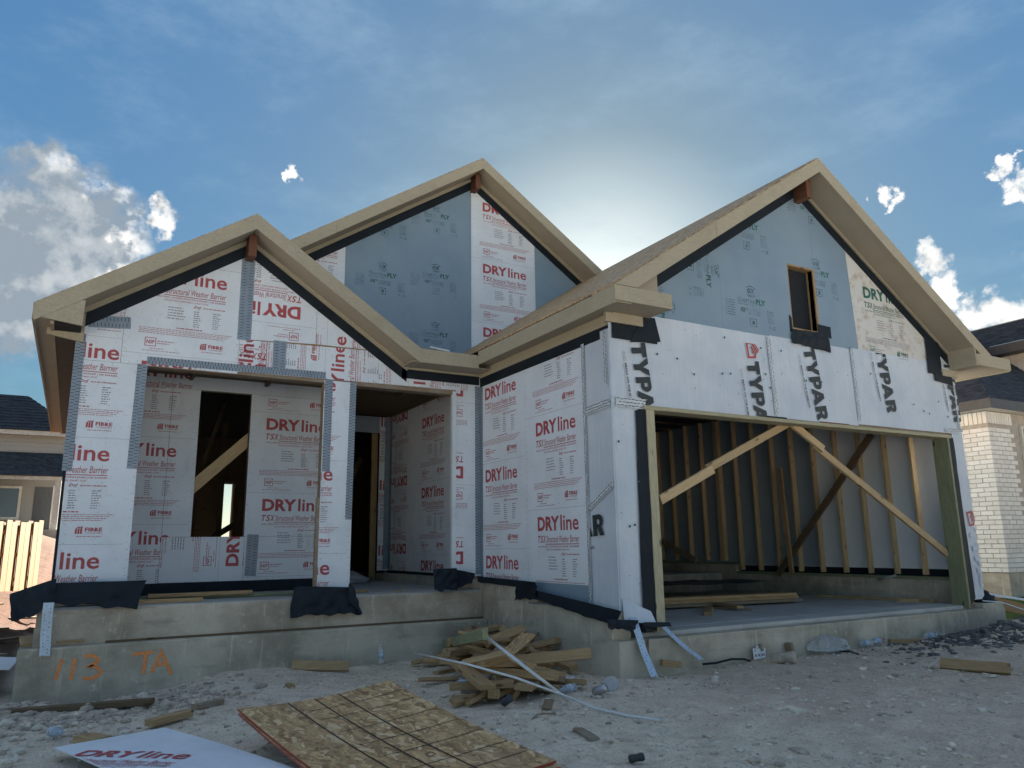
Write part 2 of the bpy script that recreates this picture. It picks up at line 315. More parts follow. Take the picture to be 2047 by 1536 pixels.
def bev_box(name, x0, x1, y0, y1, z0, z1, mat, parent=None, bev=.012, jit=0.0):
    bm = bmesh.new(); v = [bm.verts.new(p) for p in [(x0,y0,z0),(x1,y0,z0),(x1,y1,z0),(x0,y1,z0),(x0,y0,z1),(x1,y0,z1),(x1,y1,z1),(x0,y1,z1)]]
    for f in BOXF: bm.faces.new([v[i] for i in f])
    bmesh.ops.bevel(bm, geom=bm.edges[:], offset=bev, segments=2, profile=.6, affect='EDGES')
    me = bpy.data.meshes.new(name); bm.to_mesh(me); bm.free(); me.materials.append(M[mat])
    o = bpy.data.objects.new(name, me); link(o, parent); WORLD_M[o.name] = Matrix.Identity(4); return o
_beam_cache = {}
def beam(name, p, q, w, h, mat, parent=None, up=(0,0,1), cham=.0035, roll=0.0):
    """a sawn board from p to q; w across, h along 'up'; local x runs along the grain"""
    p = Vector(p); q = Vector(q); d = q-p; Ln = d.length; x = d.normalized(); u = Vector(up)
    y = u.cross(x)
    if y.length < 1e-4: y = Vector((1,0,0)).cross(x)
    y.normalize(); z = x.cross(y)
    key = (round(Ln, 3), round(w, 4), round(h, 4), mat)
    me = _beam_cache.get(key)
    if me is None:
        a, b, c = w/2, h/2, min(cham, w/4, h/4)
        prof = [(-a+c,-b),(a-c,-b),(a,-b+c),(a,b-c),(a-c,b),(-a+c,b),(-a,b-c),(-a,-b+c)]
        vs = [(-Ln/2, i, j) for i, j in prof]+[(Ln/2, i, j) for i, j in prof]
        fs = [tuple(range(7,-1,-1)), tuple(range(8,16))]+[(i,(i+1)%8,(i+1)%8+8,i+8) for i in range(8)]
        me = bpy.data.meshes.new(name); me.from_pydata(vs, [], fs); me.update(); me.materials.append(M[mat]); _beam_cache[key] = me
    mw = Matrix.Identity(4); c = (p+q)/2
    for i in range(3): mw[i][0]=x[i]; mw[i][1]=y[i]; mw[i][2]=z[i]; mw[i][3]=c[i]
    mw = mw @ Matrix.Rotation(roll, 4, 'X')
    o = bpy.data.objects.new(name, me); o.matrix_world = mw; link(o, parent); WORLD_M[o.name] = mw
    if parent is not None: o.matrix_basis = mw
    return o
class Wall:
    """a vertical wall face: a runs left to right for the viewer, z up, d outwards"""
    def __init__(s, y=None, x=None): s.y = y; s.x = x
    def __call__(s, a, z, d=0.0): return (a, s.y-d, z) if s.y is not None else (s.x-d, -a, z)
def slab(name, W, poly, d0, d1, mat, parent=None):
    n = len(poly); ar = sum(poly[i][0]*poly[(i+1)%n][1]-poly[(i+1)%n][0]*poly[i][1] for i in range(n))
    if ar < 0: poly = poly[::-1]
    v = [W(a, z, d1) for a, z in poly]+[W(a, z, d0) for a, z in poly]
    f = [tuple(range(n)), tuple(range(2*n-1, n-1, -1))]+[((i+1)%n, i, n+i, n+(i+1)%n) for i in range(n)]
    return mesh_obj(name, v, f, mat, parent)
def rect(a0, a1, z0, z1): return [(a0,z0),(a1,z0),(a1,z1),(a0,z1)]
def cloth(name, c00, c10, c11, c01, nx, ny, amp, mat, parent=None, seed=0, freq=5.0, thick=0.0, nrm=None):
    """a wrinkled sheet over four corners"""
    c = [Vector(p) for p in (c00, c10, c11, c01)]; n = ((c[1]-c[0]).cross(c[3]-c[0])).normalized() if nrm is None else Vector(nrm)
    vs = []
    for j in range(ny+1):
        for i in range(nx+1):
            s, t = i/nx, j/ny; p = c[0]*(1-s)*(1-t)+c[1]*s*(1-t)+c[2]*s*t+c[3]*(1-s)*t
            q = p*freq+Vector((seed*3.1, seed*1.7, seed)); k = mnoise.noise(q)+.5*mnoise.noise(q*2.3)
            e = mnoise.noise(q*.8+Vector((9,9,9)))
            up = (c[3]-c[0]).normalized()
            vs.append(p+n*(abs(k)*amp)+(c[1]-c[0]).normalized()*e*amp*.5+(up*mnoise.noise(q*1.9+Vector((3,1,7)))*amp*.8 if j == 0 else Vector()))
    fs = [(j*(nx+1)+i, j*(nx+1)+i+1, (j+1)*(nx+1)+i+1, (j+1)*(nx+1)+i) for j in range(ny) for i in range(nx)]
    return mesh_obj(name, vs, fs, mat, parent, smooth=True)
def tube(name, pts, r, mat, parent=None, n=8):
    pts = [Vector(p) for p in pts]; vs = []; fs = []
    for i, p in enumerate(pts):
        t = (pts[min(i+1, len(pts)-1)]-pts[max(i-1, 0)]).normalized(); a = t.cross(Vector((0,0,1)))
        if a.length < 1e-3: a = Vector((1,0,0))
        a.normalize(); b = t.cross(a)
        for k in range(n): w = 2*math.pi*k/n; vs.append(p+a*math.cos(w)*r+b*math.sin(w)*r)
    for i in range(len(pts)-1):
        for k in range(n): fs.append((i*n+k, i*n+(k+1)%n, (i+1)*n+(k+1)%n, (i+1)*n+k))
    fs += [tuple(range(n-1,-1,-1)), tuple(range((len(pts)-1)*n, len(pts)*n))]
    return mesh_obj(name, vs, fs, mat, parent, smooth=True)
def ribbon(name, pts, w, th, mat, parent=None, side=(1,0,0)):
    pts = [Vector(p) for p in pts]; s = Vector(side).normalized()*w/2; vs = []; fs = []
    for i, p in enumerate(pts):
        t = (pts[min(i+1, len(pts)-1)]-pts[max(i-1, 0)]).normalized(); n = t.cross(s).normalized()*th/2
        vs += [p-s-n, p+s-n, p+s+n, p-s+n]
    for i in range(len(pts)-1):
        for k in range(4): fs.append((4*i+k, 4*i+(k+1)%4, 4*i+4+(k+1)%4, 4*i+4+k))
    e = 4*(len(pts)-1); fs += [(3,2,1,0), (e,e+1,e+2,e+3)]
    return mesh_obj(name, vs, fs, mat, parent)

# ------------------------------------------------------------------ printed lettering (flat meshes on the boards)
_txt = {}
def text2d(s, bold=0.0, shear=0.0, res=2):
    k = (s, bold, shear, res)
    if k in _txt: return _txt[k]
    cu = bpy.data.curves.new('t', 'FONT'); cu.body = s; cu.offset = bold; cu.shear = shear; cu.resolution_u = res; cu.size = 1.0
    ob = bpy.data.objects.new('t', cu); me = bpy.data.meshes.new_from_object(ob)
    V = np.array([(v.co.x, v.co.y) for v in me.vertices]); F = [tuple(p.vertices) for p in me.polygons]
    bpy.data.objects.remove(ob); bpy.data.curves.remove(cu); bpy.data.meshes.remove(me)
    lo, hi = V.min(0), V.max(0); V = (V-lo)/(hi-lo); _txt[k] = (V, F); return _txt[k]
class Print:
    """2-D artwork: list of (material, polygon)"""
    def __init__(s): s.p = []
    def text(s, t, x0, y0, x1, y1, mat, bold=0.0, shear=0.0, res=2):
        V, F = text2d(t, bold, shear, res); W = V*np.array([x1-x0, y1-y0])+np.array([x0, y0])
        for f in F: s.p.append((mat, [tuple(W[i]) for i in f]))
        return s
    def rect(s, x0, y0, x1, y1, mat): s.p.append((mat, [(x0,y0),(x1,y0),(x1,y1),(x0,y1)])); return s
    def poly(s, pts, mat): s.p.append((mat, list(pts))); return s
    def frame(s, x0, y0, x1, y1, t, mat):
        s.rect(x0,y0,x1,y0+t,mat); s.rect(x0,y1-t,x1,y1,mat); s.rect(x0,y0+t,x0+t,y1-t,mat); s.rect(x1-t,y0+t,x1,y1-t,mat); return s
    def words(s, x0, x1, y, h, mat, rnd, fill=.8):
        x = x0
        while x < x1:
            w = rnd.uniform(.010, .035); s.rect(x, y, min(x+w, x1), y+h, mat); x += w+rnd.uniform(.004, .009)
        return s
def dry_tile(full=True):
    P = Print(); rd = random.Random(3)
    P.text('DRY', 0, 0, .425, .150, 'red', .040, res=3); P.text('line', .448, -.002, .778, .158, 'red', .016, res=3)
    for k_, ch in enumerate('TSX'): P.text(ch, .052*k_, -.124, .052*k_+.055, -.048, 'red', .020, .22, 3)
    for wd, x0, x1 in (('Structural', .170, .402), ('Weather', .420, .598), ('Barrier', .616, .778)): P.text(wd, x0, -.120, x1, -.052, 'red', .004, .2, 2)
    P.rect(.155, -.142, .778, -.134, 'red')
    P.text('WALL BRACING | WATER-RESISTIVE BARRIER | AIR BARRIER', 0, -.176, .778, -.154, 'red', .015, res=1)
    P.text('STRUCTURAL SHEATHING | DRAFT STOP', .16, -.208, .60, -.186, 'red', .015, res=1)
    for i in range(5): P.words(.205, .205+rd.uniform(.13,.18), -.275-i*.030, .010, 'greyink', rd)
    P.text('DrJ', .455, -.262, .53, -.222, 'red', .03, .3, 1); P.words(.55, .775, -.247, .012, 'redthin', rd)
    for i in range(8):
        P.words(.46, .46+rd.uniform(.05,.09), -.295-i*.0235, .010, 'greyink', rd); P.words(.655, .655+rd.uniform(.05,.08), -.295-i*.0235, .010, 'greyink', rd)
    P.words(.30, .56, -.497, .011, 'red', rd)
    for i in range(4): P.words(-.055, .86-i*.03, -.522-i*.018, .007, 'redthin', rd)
    P.frame(.010, -.715, .118, -.622, .007, 'red'); P.text('NSP', .024, -.690, .106, -.647, 'red', .03, .15, 1); P.words(.128, .285, -.660, .010, 'redthin', rd); P.words(.128, .24, -.684, .010, 'redthin', rd)
    P.words(.06, .19, -.742, .008, 'redthin', rd); P.words(-.01, .36, -.765, .007, 'redthin', rd)
    for k in range(3):   # the small arched mark beside FIBRE
        P.poly([(.545+.022*k, -.700),(.562+.022*k, -.700),(.562+.022*k, -.645+.006*k),(.545+.022*k, -.662+.006*k)], 'red')
    P.poly([(.545,-.655),(.566,-.633),(.61,-.630),(.61,-.640),(.572,-.642),(.553,-.660)], 'red')
    P.text('FIBRE', .628, -.678, .776, -.640, 'red', .035, res=1); P.text('CONVERTERS', .630, -.700, .774, -.686, 'red', .01, res=1); P.words(.56, .77, -.728, .008, 'redthin', rd)
    P.rect(-.20, -.800, .97, -.7975, 'greyink')
    return P
def ribbon_quads(pts, w, closed=False):
    n = len(pts); L_, R_ = [], []
    for i, p in enumerate(pts):
        a = pts[i-1] if (i or closed) else p; b = pts[(i+1) % n] if (i < n-1 or closed) else p
        d1 = Vector((p[0]-a[0], p[1]-a[1])); d2 = Vector((b[0]-p[0], b[1]-p[1])); d1 = d1.normalized() if d1.length else d2.normalized(); d2 = d2.normalized() if d2.length else d1
        t = (d1+d2).normalized(); m = Vector((-t.y, t.x)); k = w/2/max(.45, m.dot(Vector((-d1.y, d1.x))))
        L_.append((p[0]+m.x*k, p[1]+m.y*k)); R_.append((p[0]-m.x*k, p[1]-m.y*k))
    return [[R_[i], R_[(i+1) % n], L_[(i+1) % n], L_[i]] for i in range(n if closed else n-1)]
def smooth(pts, m=4):
    if len(pts) < 3: return pts
    out = []
    for i in range(len(pts)-1):
        p0, p1, p2, p3 = pts[max(i-1,0)], pts[i], pts[i+1], pts[min(i+2,len(pts)-1)]
        for k in range(m):
            t = k/m; out.append(tuple(.5*(2*p1[j]+(p2[j]-p0[j])*t+(2*p0[j]-5*p1[j]+4*p2[j]-p3[j])*t*t+(3*p1[j]-p0[j]-3*p2[j]+p3[j])*t**3) for j in (0,1)))
    return out+[pts[-1]]
def ribbons(lists, w, mat):
    r = []
    for pts in lists:
        P = Print()
        for q in ribbon_quads(smooth(pts) if len(pts) > 5 else pts, w): P.poly(q, mat)
        r.append(P)
    return r
PERIOD = 1.027
def thermo_tile():
    P = Print(); rd = random.Random(5); m = 'green'
    P.text('OX', .15, .115, .275, .185, m, .05, .15, 1); P.poly([(.13,.185),(.21,.215),(.30,.185),(.29,.180),(.21,.204),(.14,.180)], m); P.rect(.15,.095,.28,.103,m); P.rect(.17,.080,.26,.087,m)
    P.text('thermo', 0, 0, .275, .072, m, .0, res=1); P.text('PLY', .285, 0, .43, .068, 'greentext', .045, res=1); P.words(0, .25, -.022, .008, m, rd)
    P.text('OX', .03, -.112, .115, -.055, 'greentext', .05, .15, 1); P.text('3', .122, -.085, .142, -.055, 'greentext', .03, res=1)
    for i in range(4): P.words(.155, .34, -.070-i*.018, .007, m, rd)
    P.frame(.165, -.265, .27, -.17, .008, m); P.rect(.20, -.24, .235, -.195, m)
    for i in range(7): P.words(-.19, -.05, -.0-i*.028, .008, m, rd); P.words(.45, .55, -.06-i*.022, .008, m, rd)
    P.text('UL', .46, -.255, .495, -.225, m, .02, res=1); P.text('CE', .52, -.265, .56, -.225, m, .02, res=1)
    return P
def typar_tile():
    # x runs along the word (down the wall once turned); y is cap height
    P = Print(); rd = random.Random(6); k = 'black'; h = .185
    P.poly([(0,h),(.149,h),(.149,h-.055),(.108,h-.055),(.108,0),(.048,0),(.048,h-.055),(0,h-.055)], k)
    P.poly([(.150,h),(.215,h),(.245,.115),(.275,h),(.340,h),(.275,.07),(.275,0),(.215,0),(.215,.07)], k)
    P.poly([(.345,0),(.345,h),(.405,h),(.405,0)], k); P.poly([(.405,h),(.455,h),(.485,h-.02),(.497,h-.06),(.485,h-.10),(.455,h-.125),(.405,h-.125),(.405,h-.085),(.44,h-.085),(.445,h-.062),(.44,h-.04),(.405,h-.04)], k)
    P.poly([(.478,0),(.552,h),(.575,h),(.575,.115),(.556,.072),(.575,.072),(.575,.034),(.547,.034),(.538,0)], k); P.poly([(.575,h),(.605,h),(.680,0),(.615,0),(.605,.034),(.575,.034),(.575,.072),(.592,.072),(.575,.115)], k)
    P.poly([(.690,0),(.690,h),(.750,h),(.750,0)], k); P.poly([(.750,h),(.800,h),(.832,h-.02),(.842,h-.058),(.832,h-.09),(.812,h-.105),(.850,0),(.785,0),(.760,.075),(.750,.075),(.750,h-.085),(.785,h-.085),(.792,h-.062),(.785,h-.042),(.750,h-.042)], k)
    # hexagon house mark before the word
    for q in ribbon_quads([(-.205,.045),(-.205,.120),(-.125,.178),(-.045,.140),(-.045,.045)], .022, True): P.poly(q, 'logo_red')
    for q in ribbon_quads([(-.222,.138),(-.128,.206),(-.095,.192)], .016): P.poly(q, 'logo_red')
    for q in ribbon_quads([(-.165,.100),(-.12,.132),(-.085,.112)], .018): P.poly(q, 'logo_red')
    for i in range(2): P.words(.085, .18, -.095-i*.022, .006, 'greyink', rd)
    P.text('BRING ON THE ELEMENTS.', .20, -.110, .70, -.086, 'black', .03, res=1); P.rect(.20, -.130, .62, -.127, 'greyink')
    return P
def clip(poly, cv):
    out = poly; n = len(cv)
    for i in range(n):
        (ax, ay), (bx, by) = cv[i], cv[(i+1)%n]; inp = out; out = []
        if not inp: return []
        px_, py_ = inp[-1]; pd = (bx-ax)*(py_-ay)-(by-ay)*(px_-ax)
        for (qx, qy) in inp:
            qd = (bx-ax)*(qy-ay)-(by-ay)*(qx-ax)
            if (qd >= 0) != (pd >= 0):
                t = pd/(pd-qd); out.append((px_+t*(qx-px_), py_+t*(qy-py_)))
            if qd >= 0: out.append((qx, qy))
            px_, py_, pd = qx, qy, qd
    return out
def stamp(name, W, cv, P, places, d, parent, mats=None):
    """artwork P at places [(a, z, degrees[, scale])], cut to the board outline cv"""
    n = len(cv); ar = sum(cv[i][0]*cv[(i+1)%n][1]-cv[(i+1)%n][0]*cv[i][1] for i in range(n))
    if ar < 0: cv = cv[::-1]
    a0 = min(p[0] for p in cv); a1 = max(p[0] for p in cv); z0 = min(p[1] for p in cv); z1 = max(p[1] for p in cv)
    isrect = n == 4 and all(min(abs(p[0]-a0), abs(p[0]-a1)) < 1e-6 and min(abs(p[1]-z0), abs(p[1]-z1)) < 1e-6 for p in cv)
    V = []; F = []; MI = []; ms = []
    for pl in places:
        a, z, dg = pl[:3]; s = pl[3] if len(pl) > 3 else 1.0; c, sn = math.cos(R(dg))*s, math.sin(R(dg))*s
        for mat, q in P.p:
            t = [(a+x*c-y*sn, z+x*sn+y*c) for x, y in q]
            xs = [p[0] for p in t]; ys = [p[1] for p in t]
            if max(xs) < a0 or min(xs) > a1 or max(ys) < z0 or min(ys) > z1: continue
            if min(xs) < a0 or max(xs) > a1 or min(ys) < z0 or max(ys) > z1 or not isrect: t = clip(t, cv)
            if len(t) < 3: continue
            if mat not in ms: ms.append(mat)
            b = len(V); V += [W(x, y, d) for x, y in t]; F.append(tuple(range(b, b+len(t)))); MI.append(ms.index(mat))
    if not F: return None
    me = bpy.data.meshes.new(name); me.from_pydata(V, [], F); me.update()
    for m in ms: me.materials.append(M[(mats or {}).get(m, m)])
    me.polygons.foreach_set('material_index', MI)
    o = bpy.data.objects.new(name, me); link(o, parent); WORLD_M[o.name] = Matrix.Identity(4); return o
DRY, THERMO, TYPAR = dry_tile(), thermo_tile(), typar_tile()
def column(a, z, deg=0, lo=-.5, hi=7.5):
    r = []; k = -6
    while k < 9:
        if deg == 0: r.append((a, z+k*PERIOD, 0))
        elif deg == 180: r.append((a, z+k*PERIOD, 180))
        k += 1
    return r
def colh(a, z, deg): return [(a+k*PERIOD, z, deg) for k in range(-5, 6)]

# ------------------------------------------------------------------ ground
def gz(x, y):
    x = np.asarray(x, float); y = np.asarray(y, float)
    z = -.425+.0125*np.clip(x-2, -4, 9)+.05*np.exp(-((y+.8)/1.5)**2)*np.clip((x+2)/3, 0, 1)
    z = z-np.clip(-3-y, 0, 3)*.125
    left = np.clip((-.3-x)/1.2, 0, 1); back = np.clip((y-2.4)/9.6, 0, 1); z = z+left*(back*.43)
    z = z+np.clip((y-11)/19, 0, 1)*1.75*np.clip((6-x)/6, 0, 1)
    z = z+.07*np.exp(-((x-1.65)/.6)**2-((y-2.3)/.6)**2)-.06*np.exp(-((x-.25)/.5)**2-((y-2.2)/.5)**2)
    right = np.clip((x-10.6)/2, 0, 1)*np.clip((y+1)/2, 0, 1); z = z+right*.18
    return z
def ground_px(u, v, dz=0.0):
    z = -.4
    for _ in range(12):
        p = at(u, v, Z=z+dz); z = float(gz(p.x, p.y))
    if p.x > 4.2 and p.y > -.17:            # keep clear of the garage slab
        p = at(u, v, Y=-.18); return Vector((p.x, p.y, max(p.z, float(gz(p.x, p.y))+dz)))
    return Vector((p.x, p.y, z+dz))
def axis(lo, hi, a, b, fine, grow=1.18):
    v = list(np.arange(a, b, fine)); s = fine; x = b
    while x < hi: v.append(x); s *= grow; x += s
    v.append(hi); s = fine; x = a-fine; w = []
    while x > lo: w.append(x); s *= grow; x -= s
    w.append(lo); return np.array(w[::-1]+v)
def nz(x, y, f, seed):
    return mnoise.noise(Vector((x*f+seed, y*f-seed, seed*.37)))
def build_ground():
    xs = axis(-900, 900, -1.2, 10.8, .06); ys = axis(-500, 1500, -3.0, 2.52, .055)
    Xg, Yg = np.meshgrid(xs, ys); Z = gz(Xg, Yg)
    near = (np.abs(Xg-4) < 14) & (Yg > -9) & (Yg < 26)
    for j, i in zip(*np.where(near)):
        x, y = Xg[j, i], Yg[j, i]; Z[j, i] += .030*nz(x, y, .9, 3)+.018*nz(x, y, 2.7, 5)+(.012*max(0, math.sin((x*.35+y)*5.2+nz(x, y, .6, 9)*2)) if x > 3.5 and y < -.4 else 0)+.015*nz(x, y, 7.5, 8)+(.014 if x < -.4 else .011)*nz(x, y, 16, 2)
        if x < -.5 and y > 3: Z[j, i] += .06*nz(x, y, 1.1, 7)
        m = math.exp(-((x-9.6)**2/1.1+(y+.75)**2/.12)); Z[j, i] += .20*m      # the dark gravel heap
    V = np.stack([Xg.ravel(), Yg.ravel(), Z.ravel()], 1); nx = len(xs); ny = len(ys)
    idx = np.arange(nx*ny).reshape(ny, nx); F = np.stack([idx[:-1,:-1].ravel(), idx[:-1,1:].ravel(), idx[1:,1:].ravel(), idx[1:,:-1].ravel()], 1)
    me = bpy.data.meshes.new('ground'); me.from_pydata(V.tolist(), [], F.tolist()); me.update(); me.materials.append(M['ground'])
    for p in me.polygons: p.use_smooth = True
    o = bpy.data.objects.new('ground', me); COL.objects.link(o); struct(o)
build_ground()

# rocks: unit lumps shared by the stones and gravel
def lump0(seed):
    rd = random.Random(seed); bm = bmesh.new(); bmesh.ops.create_icosphere(bm, subdivisions=1, radius=1.0); bm.free()
    t = (1+5**.5)/2; V = np.array([(-1,t,0),(1,t,0),(-1,-t,0),(1,-t,0),(0,-1,t),(0,1,t),(0,-1,-t),(0,1,-t),(t,0,-1),(t,0,1),(-t,0,-1),(-t,0,1)], float)/1.9
    V *= np.array([[rd.uniform(.7, 1.25)] for _ in range(12)]); V *= np.array([1, .85, .65])
    return V, np.array([(0,11,5),(0,5,1),(0,1,7),(0,7,10),(0,10,11),(1,5,9),(5,11,4),(11,10,2),(10,7,6),(7,1,8),(3,9,4),(3,4,2),(3,2,6),(3,6,8),(3,8,9),(4,9,5),(2,4,11),(6,2,10),(8,6,7),(9,8,1)])
def lump(seed, sub=1, rough=.35):
    bm = bmesh.new(); bmesh.ops.create_icosphere(bm, subdivisions=sub, radius=1.0); rd = random.Random(seed)
    for v in bm.verts:
        k = 1+rough*mnoise.noise(v.co*1.3+Vector((seed*2.3, seed, 0)))+rd.uniform(-.12,.12); v.co = Vector((v.co.x*k, v.co.y*k*.85, v.co.z*k*.65))
    V = np.array([tuple(v.co) for v in bm.verts]); F = np.array([[v.index for v in f.verts] for f in bm.faces]); bm.free(); return V, F
CHIP = [lump(40+i, 1, .3) if False else lump0(40+i) for i in range(6)]; LUMP = [lump(i, 1) for i in range(6)]; ROCK = [lump(20+i, 2, .5) for i in range(5)]
def gravel(name, pts, sizes, mat, label):
    Vs, Fs, b = [], [], 0
    for (x, y), s in zip(pts, sizes):
        V, F = (LUMP if s > .02 else CHIP)[rng.integers(6)]; a = rng.uniform(0, 6.28); c, sn = math.cos(a), math.sin(a)
        W = V*s*np.array([1, rng.uniform(.6, 1), rng.uniform(.5, .9)]); W = np.stack([W[:,0]*c-W[:,1]*sn, W[:,0]*sn+W[:,1]*c, W[:,2]], 1)
        z = float(gz(x, y))+.030*nz(x, y, .9, 3)+.018*nz(x, y, 2.7, 5)+.011*nz(x, y, 7.5, 8)+.20*math.exp(-((x-9.6)**2/1.1+(y+.75)**2/.12))
        Vs.append(W+np.array([x, y, z+s*.15])); Fs.append(F+b); b += len(V)
    V = np.concatenate(Vs); F = np.concatenate(Fs); me = bpy.data.meshes.new(name); me.from_pydata(V.tolist(), [], F.tolist()); me.update(); me.materials.append(M[mat])
    o = bpy.data.objects.new(name, me); COL.objects.link(o); o['kind'] = 'stuff'; tag(o, label, 'gravel')
pp = [(x, y) for x, y in zip(rng.uniform(-.4, 12.5, 15000), rng.uniform(-3.2, 2.3, 15000)) if not (x > 4.2 and y > -.15)]
pp = [p for p in pp if rng.random() < (.55 if p[0] < 3 else .95)]
h_ = len(pp)*3//5
gravel('gravel', pp[:h_], rng.gamma(.9, .0090, h_)+.004, 'stone_pale', 'small pale stones strewn over the dusty lot')
gravel('grit', pp[h_:], rng.gamma(.9, .0085, len(pp)-h_)+.004, 'stone', 'small brownish grit strewn over the dusty lot')
pp = np.stack([rng.normal(9.5, .95, 2600), rng.normal(-.75, .30, 2600)], 1); pp = [p for p in pp if p[1] < -.16]
gravel('gravel_heap', pp, rng.gamma(2.2, .0075, len(pp))+.007, 'stone_dark', 'dark crushed gravel spilled beside the garage slab corner')
pp = np.stack([rng.normal(.15, .50, 2400), rng.normal(1.70, .42, 2400)], 1); pp = [p for p in pp if p[1] < 2.3]
gravel('rubble', pp, rng.gamma(1.4, .011, len(pp))+.006, 'stone', 'loose grey rubble below the spray-painted footing')

# ------------------------------------------------------------------ the house under construction
H = thing('house', 'unfinished house with three gables, printed sheathing boards and an open garage', 'house', (5.0, 4.0, -.4))
S = .667; OV = .36
FRONT, GAR, BACK, SIDE, ENT, DOORW = Wall(y=2.75), Wall(y=0.0), Wall(y=4.20), Wall(x=4.38), Wall(x=4.40), Wall(y=6.02)
PCX, PZ = 1.45, 4.395; GCX, GZP = 7.27, 5.235; MCX, MZ = 5.00, 6.665
# --- foundation
FND = box('foundation', -.05, 10.0, 4.3, 10.2, -.75, .27, 'concrete', H)
bev_box('porch_slab', -.20, 4.258, 2.50, 6.2, -.75, .29, 'floor', H, .014)
bev_box('slab_face', -.215, 4.256, 2.482, 2.512, -.14, .283, 'concrete', H, .008)
bev_box('slab_face', -.222, 4.255, 2.470, 2.514, -.20, .135, 'concrete', H, .006)
bev_box('footing', -.325, 4.254, 2.355, 2.62, -.80, -.025, 'concrete', H, .016)
bev_box('form_board', .35, 4.25, 2.458, 2.471, -.022, -.004, 'pine_dark', H, .003)
bev_box('garage_curb', 4.258, 4.47, 1.45, 6.3, -.80, .405, 'concrete', H, .012)
bev_box('garage_curb', 4.256, 4.468, -.02, 1.449, -.80, .20, 'concrete', H, .012)
bev_box('garage_apron', 4.252, 10.32, -.125, .10, -.80, -.042, 'concrete', H, .014)
bev_box('apron_lip', 4.60, 9.90, .03, .40, -.5, -.004, 'floor', H, .012)
bev_box('garage_floor', 4.46, 9.95, .30, 6.3, -.5, .0, 'floor', H, .01)
bev_box('garage_curb', 9.86, 10.30, .26, 3.95, -.80, .285, 'concrete', H, .012)
bev_box('garage_curb', 9.862, 10.298, 3.951, 6.3, -.80, .43, 'concrete', H, .012)
bev_box('apron_corner', 9.86, 10.318, -.118, .27, -.80, .015, 'concrete', H, .012)
# spray paint on the footing
SP = Wall(y=2.355)
def spx(x, y): p = at(x/3.879, 1140+y/3.879, Y=2.355); return (p.x, p.z)
g_ = ribbons([[spx(430,850),spx(455,770),spx(480,690)],[spx(545,850),spx(565,770),spx(582,685)],[spx(655,672),spx(710,660),spx(757,690),spx(740,720),spx(690,745),spx(740,748),spx(780,780),spx(765,815),spx(705,840),spx(645,835)],
              [spx(1025,655),spx(1110,642),spx(1190,635)],[spx(1128,650),spx(1120,730),spx(1112,805)],[spx(1175,795),spx(1215,715),spx(1250,635),spx(1290,720),spx(1330,810)],[spx(1200,735),spx(1300,722)]], .028, 'spray')
FOOT = [o for o in H.children if o.name.startswith('footing')][0]
for k_, P_ in enumerate(g_): stamp('spray_paint', SP, rect(-.3, 3, -.6, 0), P_, [(0,0,0)], .003+.0006*k_, FOOT)

# --- roofs
def rz(cx, zp, x): return zp-S*abs(x-cx)
def gable_trim(W, cx, zp, xl, xr, ov=OV, felt=True, fr=(.165,.225), fl=(.225,.36), wl=None, wr=None):
    y0 = W.y-ov; FW = Wall(y=y0)
    wl = xl if wl is None else wl; wr = xr if wr is None else wr
    for (a, b) in ((xl, cx), (cx, xr)):
        if a == b: continue
        za, zb = rz(cx, zp, a), rz(cx, zp, b)
        nb = max(1, round((b-a)/1.7)); cuts = [a]+[a+(b-a)*(i+random.uniform(-.25,.25))/nb for i in range(1, nb)]+[b]
        for c0, c1 in zip(cuts, cuts[1:]):
            g0, g1 = (c0+.0018 if c0 != a else c0), (c1-.0018 if c1 != b else c1); j = random.uniform(-.003, .003)
            slab('rake_fascia', FW, [(g0,rz(cx,zp,g0)-.175+j),(g1,rz(cx,zp,g1)-.175+j),(g1,rz(cx,zp,g1)+j*.4),(g0,rz(cx,zp,g0)+j*.4)], 0, .022+abs(j)*.6, 'fascia', H)
        v = [(a,y0+.002,za-.15),(b,y0+.002,zb-.15),(b,W.y-.004,zb-.15),(a,W.y-.004,za-.15)]; v += [(x,y,z-.012) for x,y,z in v]
        mesh_obj('rake_soffit', v, BOXF, 'soffit', H)
    for (a, b) in ((wl, cx), (cx, wr)):
        za, zb = rz(cx, zp, a), rz(cx, zp, b)
        slab('rake_frieze', W, [(a,za-fr[1]),(b,zb-fr[1]),(b,zb-fr[0]),(a,za-fr[0])], .014, .040, 'fascia', H)
        if felt: slab('felt_strip', W, [(a,za-fl[1]-.01*(a==wl)),(b,zb-fl[1]),(b,zb-fl[0]+.01),(a,za-fl[0]+.01)], .013, .020, 'felt', H)
    beam('ridge_beam', (cx, W.y-.21, zp-.30), (cx, W.y+.10, zp-.30), .085, .26, 'beam_red', H)
